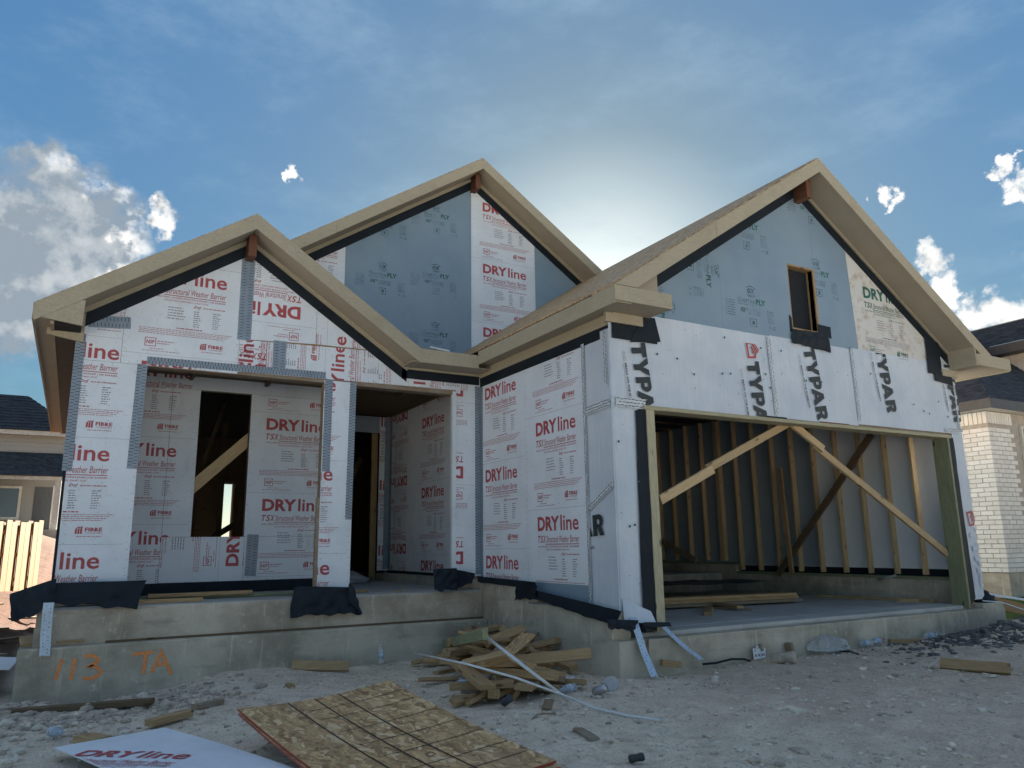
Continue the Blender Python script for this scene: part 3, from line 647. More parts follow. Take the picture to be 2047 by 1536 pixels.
def roof_panels(cx, zp, side, xe, y0, y1, name='roof_panel', nlen=2.44, th=.016, mat='osb', cut=None):
    """decking sheets on one slope, laid in staggered courses, each a sheet of its own"""
    sgn = 1 if side == 'r' else -1; run = abs(xe-cx); L_ = run/math.cos(math.atan(S)); n = max(1, math.ceil(L_/1.22))
    for k in range(n):
        r0 = run*(1-k*1.22/L_); r1 = max(0, run*(1-(k+1)*1.22/L_)); y = y0-(1.22 if k % 2 else 0)
        while y < y1:
            ya, yb = max(y, y0)+.002, min(y+nlen, y1)-.002; y += nlen
            if yb-ya < .05: continue
            g = .002; dz = random.uniform(0, .003)
            q = [(cx+sgn*(r0-g), ya), (cx+sgn*(r1+g*.5), ya), (cx+sgn*(r1+g*.5), yb), (cx+sgn*(r0-g), yb)]
            if sgn > 0: q = q[::-1]
            v = [(x, yy, rz(cx, zp, x)-th+dz) for x, yy in q]+[(x, yy, rz(cx, zp, x)+dz) for x, yy in q]
            c = Vector(((q[0][0]+q[2][0])/2, (ya+yb)/2, rz(cx, zp, (q[0][0]+q[2][0])/2)))
            mesh_obj(name, [Vector(p)-c for p in v], BOXF, mat, H, mw=Matrix.Translation(c))
XL, XR = -.50, 10.47
roof_panels(PCX, PZ+.012, 'l', XL, 2.39, 4.3); roof_panels(PCX, PZ+.012, 'r', 3.42, 2.39, 4.3)
roof_panels(GCX, GZP+.012, 'l', 4.17, -.36, 6.6); roof_panels(GCX, GZP+.012, 'r', 10.39, -.36, 6.6)
roof_panels(MCX, MZ+.012, 'l', XL+.03, 3.84, 10.5); roof_panels(MCX, MZ+.012, 'r', XR, 3.84, 10.5)
# low cricket between the two front roofs
mesh_obj('cricket_panel', [(3.30,2.385,3.075),(4.30,2.385,3.075),(4.45,4.2,3.62),(2.9,4.2,3.62),(3.30,2.385,3.055),(4.30,2.385,3.055),(4.45,4.2,3.60),(2.9,4.2,3.60)], BOXF, 'osb', H)
beam('flashing_stick', (3.62, 2.62, 3.20), (3.80, 2.44, 3.125), .03, .02, 'pvc', H)
gable_trim(FRONT, PCX, PZ, XL, 3.40, wl=-.12, wr=3.36)
gable_trim(GAR, GCX, GZP, 4.45, 10.36, wl=4.75, wr=10.06, fr=(.14,.20), fl=(.20,.335))
gable_trim(BACK, MCX, MZ, 1.2, 7.6, wl=1.4, wr=7.3)
slab('rake_fascia', Wall(y=-.36), [(4.18,3.1705),(4.4495,3.1705),(4.4495,3.353)], 0, .022, 'fascia', H); slab('rake_fascia', Wall(y=-.30), [(4.19,3.17),(4.75,3.17),(4.75,3.40),(4.46,3.33)], 0, .01, 'soffit', H)
# horizontal eave pieces
def eave_y(x, y0, y1, sgn, zt=3.165, name='eave_fascia', wx=None, yw=None):
    yw = y1 if yw is None else yw
    """fascia, soffit, frieze and felt of an eave that runs along y; sgn -1 faces -x"""
    box(name, x-.011, x+.011, y0, y1, zt-.165, zt, 'fascia', H)
    a, b = sorted((x-sgn*.012, wx)); box('eave_soffit', a, b, y0+.003, yw, zt-.150, zt-.138, 'soffit', H)
    wz = sorted((wx, wx+sgn*.03)); box('eave_frieze', wz[0], wz[1], y0+.36, yw-.005, zt-.262, zt-.152, 'fascia', H)
    wf = sorted((wx+sgn*.0135, wx+sgn*.0195)); box('felt_strip', wf[0], wf[1], y0+.36, yw-.005, zt-.375, zt-.255, 'felt', H)
eave_y(4.18, -.36, 2.40, -1, zt=3.155, wx=4.38, yw=2.735)
eave_y(-.505, 2.39, 10.45, -1, zt=3.10, wx=-.11)
box('felt_strip', -.335, -.112, 2.42, 10.4, 2.925, 2.946, 'felt', H); box('soffit_trim', -.365, -.336, 2.42, 10.4, 2.915, 2.948, 'fascia', H)
box('eave_fascia', 3.40, 4.168, 2.379, 2.401, 2.935, 3.10, 'fascia', H); box('eave_soffit', 3.30, 4.38, 2.402, 2.74, 2.94, 2.952, 'soffit', H)
box('eave_frieze', 3.34, 4.349, 2.712, 2.736, 2.915, 2.985, 'fascia', H); box('felt_strip', 3.30, 4.35, 2.730, 2.7365, 2.805, 2.92, 'felt', H)
# end return at the lower left eave
slab('return_end', Wall(y=2.392), [(-.515,2.965),(-.10,2.915),(-.095,3.175),(-.515,3.05)], 0, .020, 'fascia', H)
box('return_soffit', -.495, -.10, 2.395, 2.735, 2.955, 2.967, 'soffit', H); slab('return_frieze', FRONT, [(-.40,2.885),(-.082,2.835),(-.082,3.14),(-.40,2.955)], .015, .045, 'fascia', H)
# boxed returns of the garage gable
def ret(x0, x1, y0, y1, z0, z1):
    bev_box('return_box', x0, x1, y0, y1, z0, z1, 'fascia', H, .003)
ret(4.169, 4.86, -.384, -.36, 3.015, 3.165); box('return_soffit', 4.19, 4.855, -.358, -.005, 3.018, 3.03, 'soffit', H); box('return_top', 4.175, 4.855, -.358, -.014, 3.130, 3.168, 'fascia', H)
bev_box('return_frieze', 4.30, 4.76, -.055, -.012, 2.915, 3.016, 'fascia', H, .003)
box('felt_patch', 4.385, 4.95, -.0335, -.0310, 2.76, 2.916, 'felt', H); slab('felt_patch', GAR, [(4.60,2.74),(4.99,2.79),(4.93,3.03),(4.77,3.02)], .034, .038, 'felt', H)
ret(10.02, 10.80, -.384, -.36, 3.01, 3.165); ret(9.995, 10.019, -.38, -.014, 3.0, 3.30); box('return_soffit', 10.02, 10.79, -.358, -.005, 3.013, 3.025, 'soffit', H); bev_box('return_frieze', 9.78, 10.12, -.05, -.012, 2.91, 3.005, 'fascia', H, .003)
box('return_top', 10.02, 10.795, -.358, -.014, 3.130, 3.170, 'fascia', H)
slab('felt_patch', GAR, [(9.50,2.92),(9.80,2.93),(9.80,3.36),(9.52,3.40)], .031, .035, 'felt', H); slab('felt_patch', GAR, [(9.62,2.83),(9.99,2.80),(9.99,2.99),(9.62,2.93)], .036, .040, 'felt', H)
eave_y(10.80, -.36, 3.0, 1, wx=10.10)

# --- boards of the porch front
def roofclip(poly_top, cx, zp, drop=.30): pass
def sheet(W, poly, mat='board', d0=.0, th=.012, P=None, places=None, mats=None, name='sheathing_board'):
    o = slab(name, W, poly, d0, d0+th, mat, H)
    if P is not None: stamp('print', W, poly, P, places, d0+th+.0012, o, mats)
    return o
pr = lambda x: rz(PCX, PZ, x)-.20
sheet(FRONT, rect(-.11, .50, .41, 2.665), P=DRY, places=column(-.53, .636))
sheet(FRONT, [(-.11,2.668),(.262,2.668),(.262,pr(.262)),(-.11,pr(-.11))], P=DRY, places=column(-.53, .636+2*PERIOD))
sheet(FRONT, [(.266,2.668),(1.40,2.668),(1.40,pr(1.40)),(.266,pr(.266))], d0=.001, P=DRY, places=column(.457, 3.59))
sheet(FRONT, [(1.404,3.06),(2.238,3.10),(2.238,pr(2.238)),(1.45,pr(1.45)),(1.404,pr(1.404))], P=DRY, places=column(2.05, 3.515, 180))
sheet(FRONT, [(2.242,3.10),(3.0,3.11),(2.99,pr(2.99)),(2.242,pr(2.242))], P=DRY, places=colh(2.60, 2.45, 90))
sheet(FRONT, [(1.404,2.69),(3.0,2.71),(3.0,3.10),(1.404,3.055)], P=DRY, places=colh(2.585, 2.36, 90)+[(1.70,2.80,180)])
sheet(FRONT, [(3.003,2.71),(4.376,2.72),(4.376,2.935),(3.003,2.935)], P=DRY, places=colh(2.585, 2.30, 90)); sheet(FRONT, [(3.003,2.938),(3.28,2.938),(3.003,3.12)])
sheet(FRONT, rect(2.36, 2.725, .305, 2.688), P=DRY, places=column(1.715, .512))
sheet(FRONT, rect(4.03, 4.372, .445, 2.72), P=DRY, places=column(4.125, .582+.155, 180))
# framing and inner faces of the porch front
box('porch_header', -.10, 4.37, 2.752, 2.90, 2.66, 2.90, 'pine_old', H)
for a, b in ((-.10,.49),(2.37,2.715),(4.04,4.37)):
    box('porch_post', a, b, 2.752, 2.90, .30, 2.659, 'pine_old', H)
box('post_trim', 2.325, 2.36, 2.742, 2.79, .33, 1.35, 'pine_old', H); box('post_trim', 3.985, 4.028, 2.742, 2.80, .46, 2.7, 'board', H)
box('gable_backing', -.05, 4.3, 2.755, 2.80, 2.91, 3.0, 'pine', H)
v = [(-.08,3.0),(3.1,3.0),(1.45,4.15)]; slab('gable_backing', FRONT, v, -.08, -.005, 'pine', H)
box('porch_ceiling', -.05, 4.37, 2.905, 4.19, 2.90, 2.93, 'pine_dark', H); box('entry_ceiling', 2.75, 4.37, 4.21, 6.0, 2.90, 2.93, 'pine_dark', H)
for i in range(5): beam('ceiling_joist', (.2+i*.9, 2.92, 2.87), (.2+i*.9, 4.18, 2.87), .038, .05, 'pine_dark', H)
# --- porch back wall round the window
sheet(BACK, rect(.18, .905, .425, 2.735), P=DRY, places=column(.22, .866))
sheet(BACK, rect(.909, 1.225, .952, 2.735), P=DRY, places=column(.22, .866))
sheet(BACK, rect(.909, 1.845, .427, .949), P=DRY, places=colh(1.79, .60, 90), d0=.002)
sheet(BACK, rect(1.835, 2.745, .953, 2.735), P=DRY, places=column(2.035, 1.264))
sheet(BACK, rect(1.849, 2.745, .427, .950), P=DRY, places=column(2.035, 1.264))
sheet(BACK, rect(.18, 2.745, 2.738, 2.99), P=DRY, places=colh(1.84, 2.60, 270)+[(.35,2.86,0)], d0=.001)
WX0, WX1, WZ0, WZ1 = 1.225, 1.835, .952, 2.735
for a, b, c, d in ((WX0-.04,WX0,WZ0,WZ1),(WX1,WX1+.04,WZ0,WZ1),(WX0,WX1,WZ0-.04,WZ0-.001),(WX0,WX1,WZ1+.001,WZ1+.04)): box('window_frame', a, b, 4.202, 4.29, c, d, 'pine_old', H)
# interior behind the window
box('interior_floor', -.05, 9.95, 4.3, 10.15, .272, .288, 'floor', H)
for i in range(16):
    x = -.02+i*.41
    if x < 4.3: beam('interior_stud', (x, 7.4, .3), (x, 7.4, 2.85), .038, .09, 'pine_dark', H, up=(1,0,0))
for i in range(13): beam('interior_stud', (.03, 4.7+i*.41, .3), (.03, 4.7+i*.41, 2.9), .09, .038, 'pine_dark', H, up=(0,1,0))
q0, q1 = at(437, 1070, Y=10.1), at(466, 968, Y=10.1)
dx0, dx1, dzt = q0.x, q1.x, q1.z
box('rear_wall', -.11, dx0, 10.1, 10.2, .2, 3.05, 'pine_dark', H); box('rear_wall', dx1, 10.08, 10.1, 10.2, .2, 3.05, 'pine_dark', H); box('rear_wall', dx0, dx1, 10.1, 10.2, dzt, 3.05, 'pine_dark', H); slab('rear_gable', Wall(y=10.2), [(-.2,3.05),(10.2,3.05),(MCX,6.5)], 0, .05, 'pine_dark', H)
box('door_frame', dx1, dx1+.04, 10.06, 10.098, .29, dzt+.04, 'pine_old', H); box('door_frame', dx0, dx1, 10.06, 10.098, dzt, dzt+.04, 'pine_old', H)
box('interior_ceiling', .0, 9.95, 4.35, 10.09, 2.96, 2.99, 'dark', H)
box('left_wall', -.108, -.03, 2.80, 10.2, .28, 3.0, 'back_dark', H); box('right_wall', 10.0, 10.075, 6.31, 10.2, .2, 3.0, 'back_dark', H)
beam('window_brace', at(372, 985, Y=4.28), at(510, 868, Y=4.32), .038, .14, 'stud', H, up=(0,1,0), roll=math.pi/2)
beam('interior_brace', at(408, 925, Y=5.2), at(459, 780, Y=6.0), .04, .06, 'pine_dark', H); beam('interior_brace', at(425, 1075, Y=7.2), at(500, 1030, Y=7.3), .04, .09, 'pine_dark', H)
# --- entry passage
sheet(ENT, rect(-6.0, -4.865, .445, 2.885), P=DRY, places=column(-5.25, .43+.42, 180), mats=None)
sheet(ENT, rect(-4.861, -3.642, .445, 2.885), P=DRY, places=column(-4.66, .46))
sheet(ENT, rect(-3.638, -2.905, .445, 2.885), P=DRY, places=column(-3.50, 1.02))
box('entry_wall', 4.402, 4.46, 2.9, 6.1, .41, 2.95, 'pine_old', H)
sheet(DOORW, rect(4.21, 4.398, .44, 2.885), P=DRY, places=column(3.78, 1.70)); sheet(DOORW, rect(2.77, 4.206, 2.62, 2.885), 'back_dark', name='sheathing_board')
slab('seam_tape', DOORW, rect(4.30, 4.398, .46, 2.88), .0135, .0155, 'tape', H)
box('entry_left_wall', 2.70, 2.745, 4.215, 6.0, .3, 2.95, 'pine_old', H)
for x in (3.10, 3.22, 4.15): beam('door_jamb', (x, 6.08, .3), (x, 6.08, 2.62), .038, .10, 'pine', H, up=(1,0,0))
for i in range(7): beam('interior_stud', (3.05+i*.21, 7.1+.12*i, .3), (3.05+i*.21, 7.1+.12*i, 2.85), .04, .09, 'pine' if i % 2 else 'pine_old', H, up=(1,0,0))
beam('interior_brace', (3.3, 6.6, .6), (4.2, 6.9, 2.3), .038, .09, 'pine_dark', H)
# --- garage left side wall
sd = lambda y: -y
sheet(SIDE, rect(-2.74, -1.612, .412, 2.90), P=DRY, places=column(-2.602, .533))
sheet(SIDE, rect(-1.608, -.40, .412, 2.90), P=DRY, places=column(-1.393, .945))
slab('base_board', SIDE, [(-1.52,.27),(-.40,.205),(-.40,.409),(-1.52,.409)], .0, .010, 'thermo', H)
box('side_wall_core', 4.381, 4.46, .02, 2.9, .21, 3.0, 'pine_old', H)
# --- middle gable
mr = lambda x: rz(MCX, MZ, x)-.20
sheet(BACK, [(1.9,3.0),(2.99,3.0),(2.99,mr(2.99)),(1.9,mr(1.9))], P=DRY, places=column(2.10, 3.90))
sheet(BACK, [(2.994,3.0),(4.967,3.0),(4.967,mr(4.967)),(2.994,mr(2.994))], 'thermo', P=THERMO, places=[(3.33,4.61,0),(4.165,4.735,0),(4.16,3.825,0),(3.34,5.50,0),(4.17,5.70,0)])
sheet(BACK, [(4.971,3.0),(6.118,3.0),(6.118,mr(6.118)),(5.0,mr(5.0)),(4.971,mr(4.971))], P=DRY, places=column(5.172, 4.945))
sheet(BACK, [(6.122,3.0),(7.9,3.0),(7.9,mr(7.9)),(6.122,mr(6.122))], 'thermo', P=THERMO, places=[(6.35,4.05,0)])
slab('gable_backing', BACK, [(-.1,3.0),(10,3.0),(MCX,6.3)], -.08, -.004, 'pine', H)
# --- garage gable and house wrap
gr = lambda x: rz(GCX, GZP, x)-.18
sheet(GAR, [(4.40,3.0),(5.90,3.0),(5.90,gr(5.90)),(4.40,gr(4.40))], 'thermo', P=THERMO, places=[(5.70,3.92,270),(5.02,3.4,270)])
sheet(GAR, [(5.902,3.0),(7.0,3.0),(7.0,gr(7.0)),(5.902,gr(5.902))], 'thermo', P=THERMO, places=[(6.15,3.40,0),(6.14,4.31,0)])
sheet(GAR, [(7.0,3.995),(7.47,3.995),(7.47,gr(7.47)),(GCX,gr(GCX)),(7.0,gr(7.0))], 'thermo', P=THERMO, places=[(7.30,4.86,0),(7.30,3.93,0)])
sheet(GAR, rect(7.0, 7.47, 3.0, 3.17), 'thermo')
sheet(GAR, [(7.472,3.0),(8.147,3.0),(8.085,gr(8.085)),(7.472,gr(7.472))], 'thermo', P=THERMO, places=[(7.31,3.93,0),(7.36,2.98,0),(7.30,4.86,0)])
sheet(GAR, [(8.151,3.0),(10.06,3.0),(10.06,gr(10.06)),(8.089,gr(8.089))], 'board_stained', P=DRY, places=[(8.36,3.78,0)], mats={'red':'greentext','redthin':'greyink'})
for a, b, c, d in ((7.0,7.012,3.17,3.995),(7.44,7.472,3.17,3.995),(7.012,7.44,3.975,3.996),(7.012,7.44,3.168,3.215)): box('window_frame', a, b, -.012, .09, c, d, 'pine', H)
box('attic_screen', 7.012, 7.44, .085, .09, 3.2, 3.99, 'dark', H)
cloth('felt_sill', (6.93,-.034,3.02), (7.60,-.034,2.98), (7.57,-.034,3.20), (6.97,-.034,3.185), 24, 10, .03, 'felt', H, 3, 5, nrm=(0,-1,0))
slab('felt_sill', GAR, [(7.435,3.16),(7.66,3.16),(7.66,3.30),(7.435,3.31)], .0135, .018, 'felt', H); slab('felt_sill', GAR, [(6.95,3.16),(6.995,3.16),(6.99,3.33),(6.955,3.36)], .0135, .018, 'felt', H)
slab('gable_backing', GAR, [(4.5,3.0),(7.02,3.0),(7.02,4.85)], -.06, -.002, 'pine', H); slab('gable_backing', GAR, [(7.44,3.0),(10.0,3.0),(7.44,4.85)], -.06, -.002, 'pine', H)
# wrap: grids pushed into shallow wrinkles
def wrap(W, a0, a1, z0, z1, d, nx, nz_, amp, seed, hem=0.0):
    vs = []
    for j in range(nz_+1):
        for i in range(nx+1):
            a = a0+(a1-a0)*i/nx; z = z0+(z1-z0)*j/nz_
            if j == 0: z += hem*mnoise.noise(Vector((a*3, seed, 0)))
            q = Vector((a*1.6, z*.55, seed)); k = mnoise.noise(q)+.5*mnoise.noise(Vector((a*6, z*1.3, seed+4)))+.25*mnoise.noise(Vector((a*13+z*2, z*4, seed+8)))
            vs.append(W(a, z, d+max(0, .35+k)*amp))
    fs = [(j*(nx+1)+i, j*(nx+1)+i+1, (j+1)*(nx+1)+i+1, (j+1)*(nx+1)+i) for j in range(nz_) for i in range(nx)]
    return mesh_obj('house_wrap', vs, fs, 'wrap', H, smooth=True)
def wdots(W, cv, n, seed, d):
    P = Print(); rd = random.Random(seed); a0 = min(p[0] for p in cv); a1 = max(p[0] for p in cv); z0 = min(p[1] for p in cv); z1 = max(p[1] for p in cv)
    for i in range(n):
        x, y, r = rd.uniform(a0, a1), rd.uniform(z0, z1), rd.choice((.008,.006,.014)); P.poly([(x+r*math.cos(t), y+r*math.sin(t)) for t in (0,1.05,2.1,3.14,4.19,5.24)], 'greentext' if r > .01 else 'greyink')
    return P
wtop = 3.055
w1 = wrap(GAR, 4.350, 6.60, 2.12, wtop, .0125, 70, 24, .011, 1); w2 = wrap(GAR, 6.60, 7.98, 2.13, wtop+.012, .0125, 50, 24, .011, 2); w3 = wrap(GAR, 7.98, 10.09, 2.15, wtop+.03, .0125, 66, 24, .011, 3)
w4 = wrap(GAR, 4.350, 4.70, .10, 2.12, .0125, 10, 26, .008, 4, .03); w5 = wrap(GAR, 9.86, 10.09, .06, 2.15, .0125, 8, 26, .009, 5, .03)
w6 = wrap(SIDE, -.44, .024, .17, 2.86, .0125, 12, 30, .012, 6, .03)
stamp('print', GAR, rect(4.40, 6.60, 2.125, 2.93), TYPAR, [(4.61, 2.735, -83.0), (6.195, 2.72, -84.0)], .0300, w1)
stamp('print', GAR, rect(6.60, 7.98, 2.14, wtop), TYPAR, [(7.13, 2.98, -81.0)], .0300, w2)
stamp('print', GAR, rect(7.98, 10.09, 2.17, wtop+.02), TYPAR, [(8.44, 3.16, -82.0), (9.86,3.14,-84)], .0300, w3)
stamp('print', SIDE, rect(-.405, .0, .3, 1.4), TYPAR, [(-1.09, .835, 3.0, 1.08)], .0285, w6)
stamp('print', GAR, rect(9.88, 10.088, .2, 2.0), TYPAR, [(9.93, .92, -82, 1.0)], .0265, w5, {'black':'wrap','greyink':'wrap'})
for w, cv, n in ((w1, rect(4.9,6.6,2.2,3.0), 22), (w2, rect(6.7,7.9,2.3,3.0), 10), (w3, rect(8.1,10,2.3,3.0), 14), (w4, rect(4.4,4.68,.2,2.0), 10)): stamp('staples', GAR, cv, wdots(GAR, cv, n, n, 0), [(0,0,0)], .0298, w)
box('garage_header', 4.40, 10.06, .0, .13, 2.12, 3.0, 'pine_old', H)
# dashed seam tape
def tape(W, p, q, w, mat='tape', d=.0132, gap=.033, cols=2, dash=(.042,.006), th=.0016, along=False):
    (a0, z0), (a1, z1) = p, q; L_ = math.hypot(a1-a0, z1-z0); ux, uz = (a1-a0)/L_, (z1-z0)/L_; nx, nz2 = -uz, ux; h = w/2
    o = slab('seam_tape', W, [(a0-nx*h, z0-nz2*h),(a1-nx*h, z1-nz2*h),(a1+nx*h, z1+nz2*h),(a0+nx*h, z0+nz2*h)], d, d+th, mat, H)
    P = Print(); rd = random.Random(int((a0+z0+W(0,0)[1]*3)*997)); t = gap*.6
    while t < L_-gap*.4:
        for c in range(cols):
            off = (c-(cols-1)/2)*w/cols*.98+rd.uniform(-.004,.004); tt = t+(gap*.5 if c % 2 else 0); l, wd = dash[0]*rd.uniform(.75,1.1), dash[1]
            e1, e2 = ((ux, uz), (nx, nz2)) if along else ((nx, nz2), (ux, uz))
            cx_, cz_ = a0+ux*tt+nx*off, z0+uz*tt+nz2*off
            P.poly([(cx_-e1[0]*l/2-e2[0]*wd/2, cz_-e1[1]*l/2-e2[1]*wd/2),(cx_+e1[0]*l/2-e2[0]*wd/2, cz_+e1[1]*l/2-e2[1]*wd/2),(cx_+e1[0]*l/2+e2[0]*wd/2, cz_+e1[1]*l/2+e2[1]*wd/2),(cx_-e1[0]*l/2+e2[0]*wd/2, cz_-e1[1]*l/2+e2[1]*wd/2)], 'dash')
        t += gap
    V = []; F = []
    for _, poly in P.p: b = len(V); V += [W(x, y, d+th+.001) for x, y in poly]; F.append(tuple(range(b, b+len(poly))))
    mesh_obj('tape_marks', V, F, 'dash', o)['kind'] = 'stuff'
tape(FRONT, (1.447,3.05), (1.447,4.10), .145); tape(FRONT, (1.838,2.74), (1.838,3.09), .145); tape(FRONT, (.505,2.722), (2.37,2.742), .078, d=.0142); tape(FRONT, (-.06,3.065), (.325,3.095), .125)
tape(FRONT, (.455,1.60), (.468,2.675), .095); tape(FRONT, (-.105,1.56), (-.105,2.93), .085); tape(FRONT, (2.412,1.64), (2.412,2.70), .09); tape(FRONT, (2.688,1.11), (2.70,2.69), .075); tape(FRONT, (4.332,.46), (4.332,2.79), .082)
tape(SIDE, (-2.715,.42), (-2.70,2.79), .07); tape(BACK, (1.935,.475), (1.945,.975), .14); tape(ENT, (-5.955,.46), (-5.955,2.8), .09)
for p, q, W in (((.395+.0,.20),(-.395+.79,.2),SIDE),): pass
tape(SIDE, (-.425,.20), (-.425,2.80), .05, 'tape_white', .0300, .045, 2, (.038,.008), along=True); tape(SIDE, (-.05,2.30), (-.05,2.84), .05, 'tape_white', .0300, .045, 2, (.038,.008), along=True); tape(SIDE, (-.42,1.13), (.0,1.36), .06, 'tape_white', .0305, .045, 2, (.038,.008), along=True); tape(SIDE, (-.42,2.10), (.0,2.13), .085, 'tape_white', .0305, .045, 3, (.038,.008), along=True)
tape(GAR, (4.40,2.135), (4.76,2.13), .10, 'tape_white', .0298, .045, 3, (.038,.008), along=True); tape(GAR, (6.60,2.16), (6.56,3.05), .055, 'tape_white', .0298, .045, 2, (.034,.007), along=True); tape(GAR, (8.00,2.18), (7.985,3.08), .05, 'tape_white', .0298, .045, 2, (.034,.007), along=True); tape(GAR, (10.03,2.2), (10.03,2.85), .03, 'tape_white', .0298, .045, 1, (.034,.007), along=True); tape(GAR, (9.72,2.185),(10.08,2.20), .05, 'tape_white', .0304, .045, 2, (.034,.007), along=True)
# nail heads along board edges
def nails(W, segs, seed, d=.0135):
    rd = random.Random(seed); V = []; F = []
    for (a0, z0, a1, z1) in segs:
        n = int(math.hypot(a1-a0, z1-z0)/.075)
        for i in range(n):
            t = (i+.5)/n; a = a0+(a1-a0)*t+rd.uniform(-.006,.006); z = z0+(z1-z0)*t+rd.uniform(-.012,.012); l = rd.uniform(.012,.024); g = rd.uniform(-.35,.35)+(1.57 if abs(a1-a0) > abs(z1-z0) else 0)
            e = (math.cos(g)*l/2, math.sin(g)*l/2); f = (-math.sin(g)*.0016, math.cos(g)*.0016); b = len(V)
            V += [W(a-e[0]-f[0], z-e[1]-f[1], d), W(a+e[0]-f[0], z+e[1]-f[1], d), W(a+e[0]+f[0], z+e[1]+f[1], d), W(a-e[0]+f[0], z-e[1]+f[1], d)]; F.append((b,b+1,b+2,b+3))
    mesh_obj('staples', V, F, 'greyink', H)['kind'] = 'stuff'
nails(FRONT, [(.475,.45,.475,1.55),(-.07,.45,-.07,1.55),(2.39,.33,2.39,1.55),(2.70,.33,2.70,1.05),(.30,2.69,1.38,2.69),(.285,2.7,.285,3.35),(1.38,2.72,1.38,4.0),(1.44,3.03,3.2,3.06),(1.43,2.7,1.43,3.03),(2.255,3.12,2.255,3.6),(4.05,.48,4.05,2.68),(.2,.6,.2,3.0)], 1)
nails(SIDE, [(-1.63,.43,-1.63,2.85),(-1.59,.43,-1.59,2.85),(-2.1,.43,-2.1,2.85),(-.96,.43,-.96,2.85),(-2.7,.43,-.45,.43)], 2)
nails(BACK, [(.925,.45,1.83,.45),(1.87,.45,2.7,.45),(1.86,1.0,1.86,2.7),(1.20,1.0,1.20,2.7),(4.99,3.4,4.99,6.3),(6.10,3.4,6.10,5.6),(5.5,3.4,5.5,6.0),(2.97,3.6,2.97,5.0)], 3)
# --- garage opening
GY0, GY1 = -.045, .10
beam('garage_jamb', (4.805,.025,.0), (4.805,.025,2.115), .10, .14, 'jamb_pale', H, up=(0,1,0)); beam('garage_jamb', (9.715,.06,-.035), (9.715,.06,2.077), .04, .21, 'treated', H, up=(0,1,0))
beam('garage_head_trim', (4.72,.0425,2.098), (9.78,.0425,2.098), .185, .04, 'jamb_pale', H); box('jamb_stud', 9.736, 9.86, -.012, .12, .0, 2.118, 'pine', H); box('jamb_stud', 4.655, 4.754, .0, .12, .0, 2.118, 'dark_blue', H)
cloth('felt_strip', (4.765,-.03,.0), (4.60,-.026,.06), (4.63,-.026,2.06), (4.765,-.03,2.11), 8, 26, .012, 'felt', H, 5, 3, nrm=(0,-1,0)); cloth('felt_strip', (9.745,-.03,.0), (9.88,-.026,.08), (9.85,-.026,2.09), (9.745,-.03,2.10), 6, 24, .012, 'felt', H, 6, 3, nrm=(0,-1,0))
box('felt_patch', 6.35, 6.75, -.0285, -.024, 2.118, 2.14, 'felt', H); box('felt_patch', 7.3, 7.8, -.0285, -.024, 2.118, 2.136, 'beam_red', H)
GW = 9.95
for i in range(15):
    y = .60+i*.405; base = .305 if y < 3.9 else .455
    beam('wall_stud', (GW-.045, y, base+.04), (GW-.045, y, 2.98), .09, .038 if i not in (9,) else .10, 'stud', H, up=(0,1,0))
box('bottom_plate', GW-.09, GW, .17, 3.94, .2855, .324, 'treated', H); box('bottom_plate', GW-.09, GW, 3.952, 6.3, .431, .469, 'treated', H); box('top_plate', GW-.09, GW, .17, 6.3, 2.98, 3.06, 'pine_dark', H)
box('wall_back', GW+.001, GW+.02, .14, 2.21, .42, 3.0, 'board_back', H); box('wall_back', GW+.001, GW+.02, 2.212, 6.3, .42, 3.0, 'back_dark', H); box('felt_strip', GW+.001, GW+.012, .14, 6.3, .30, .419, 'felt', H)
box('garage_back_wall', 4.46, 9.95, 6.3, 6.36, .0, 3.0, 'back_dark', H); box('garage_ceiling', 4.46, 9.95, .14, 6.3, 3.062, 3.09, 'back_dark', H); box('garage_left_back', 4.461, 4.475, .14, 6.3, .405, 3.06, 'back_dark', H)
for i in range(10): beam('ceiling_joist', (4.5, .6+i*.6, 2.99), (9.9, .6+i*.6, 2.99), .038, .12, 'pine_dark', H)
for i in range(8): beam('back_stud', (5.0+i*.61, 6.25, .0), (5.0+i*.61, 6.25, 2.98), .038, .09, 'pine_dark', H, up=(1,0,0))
A = lambda u, v, y: at(u, v, Y=y)
beam('garage_brace', A(1319,1000,.11), A(1424,938,.11), .038, .095, 'stud', H, up=(0,1,0), roll=math.pi/2); beam('garage_brace', A(1412,938,.15), A(1572,848,.15), .038, .085, 'stud', H, up=(0,1,0), roll=math.pi/2)
beam('garage_brace', A(1577,843,.12), A(1645,898,.12), .038, .085, 'stud', H, up=(0,1,0), roll=math.pi/2); beam('garage_brace', A(1625,889,.16), A(1899,1112,.16), .038, .085, 'stud', H, up=(0,1,0), roll=math.pi/2)
B_ = lambda u, v, x: at(u, v, X=x)
beam('wall_brace', B_(1556,1148,9.83), B_(1742,868,9.83), .035, .10, 'pine_dark', H, up=(1,0,0), roll=math.pi/2); beam('wall_brace', B_(1325,1082,9.83), B_(1391,1121,9.83), .035, .10, 'pine_old', H, up=(1,0,0), roll=math.pi/2)
beam('wall_brace', B_(1558,936,9.80), B_(1583,1146,9.80), .04, .08, 'pine', H, up=(0,1,0))
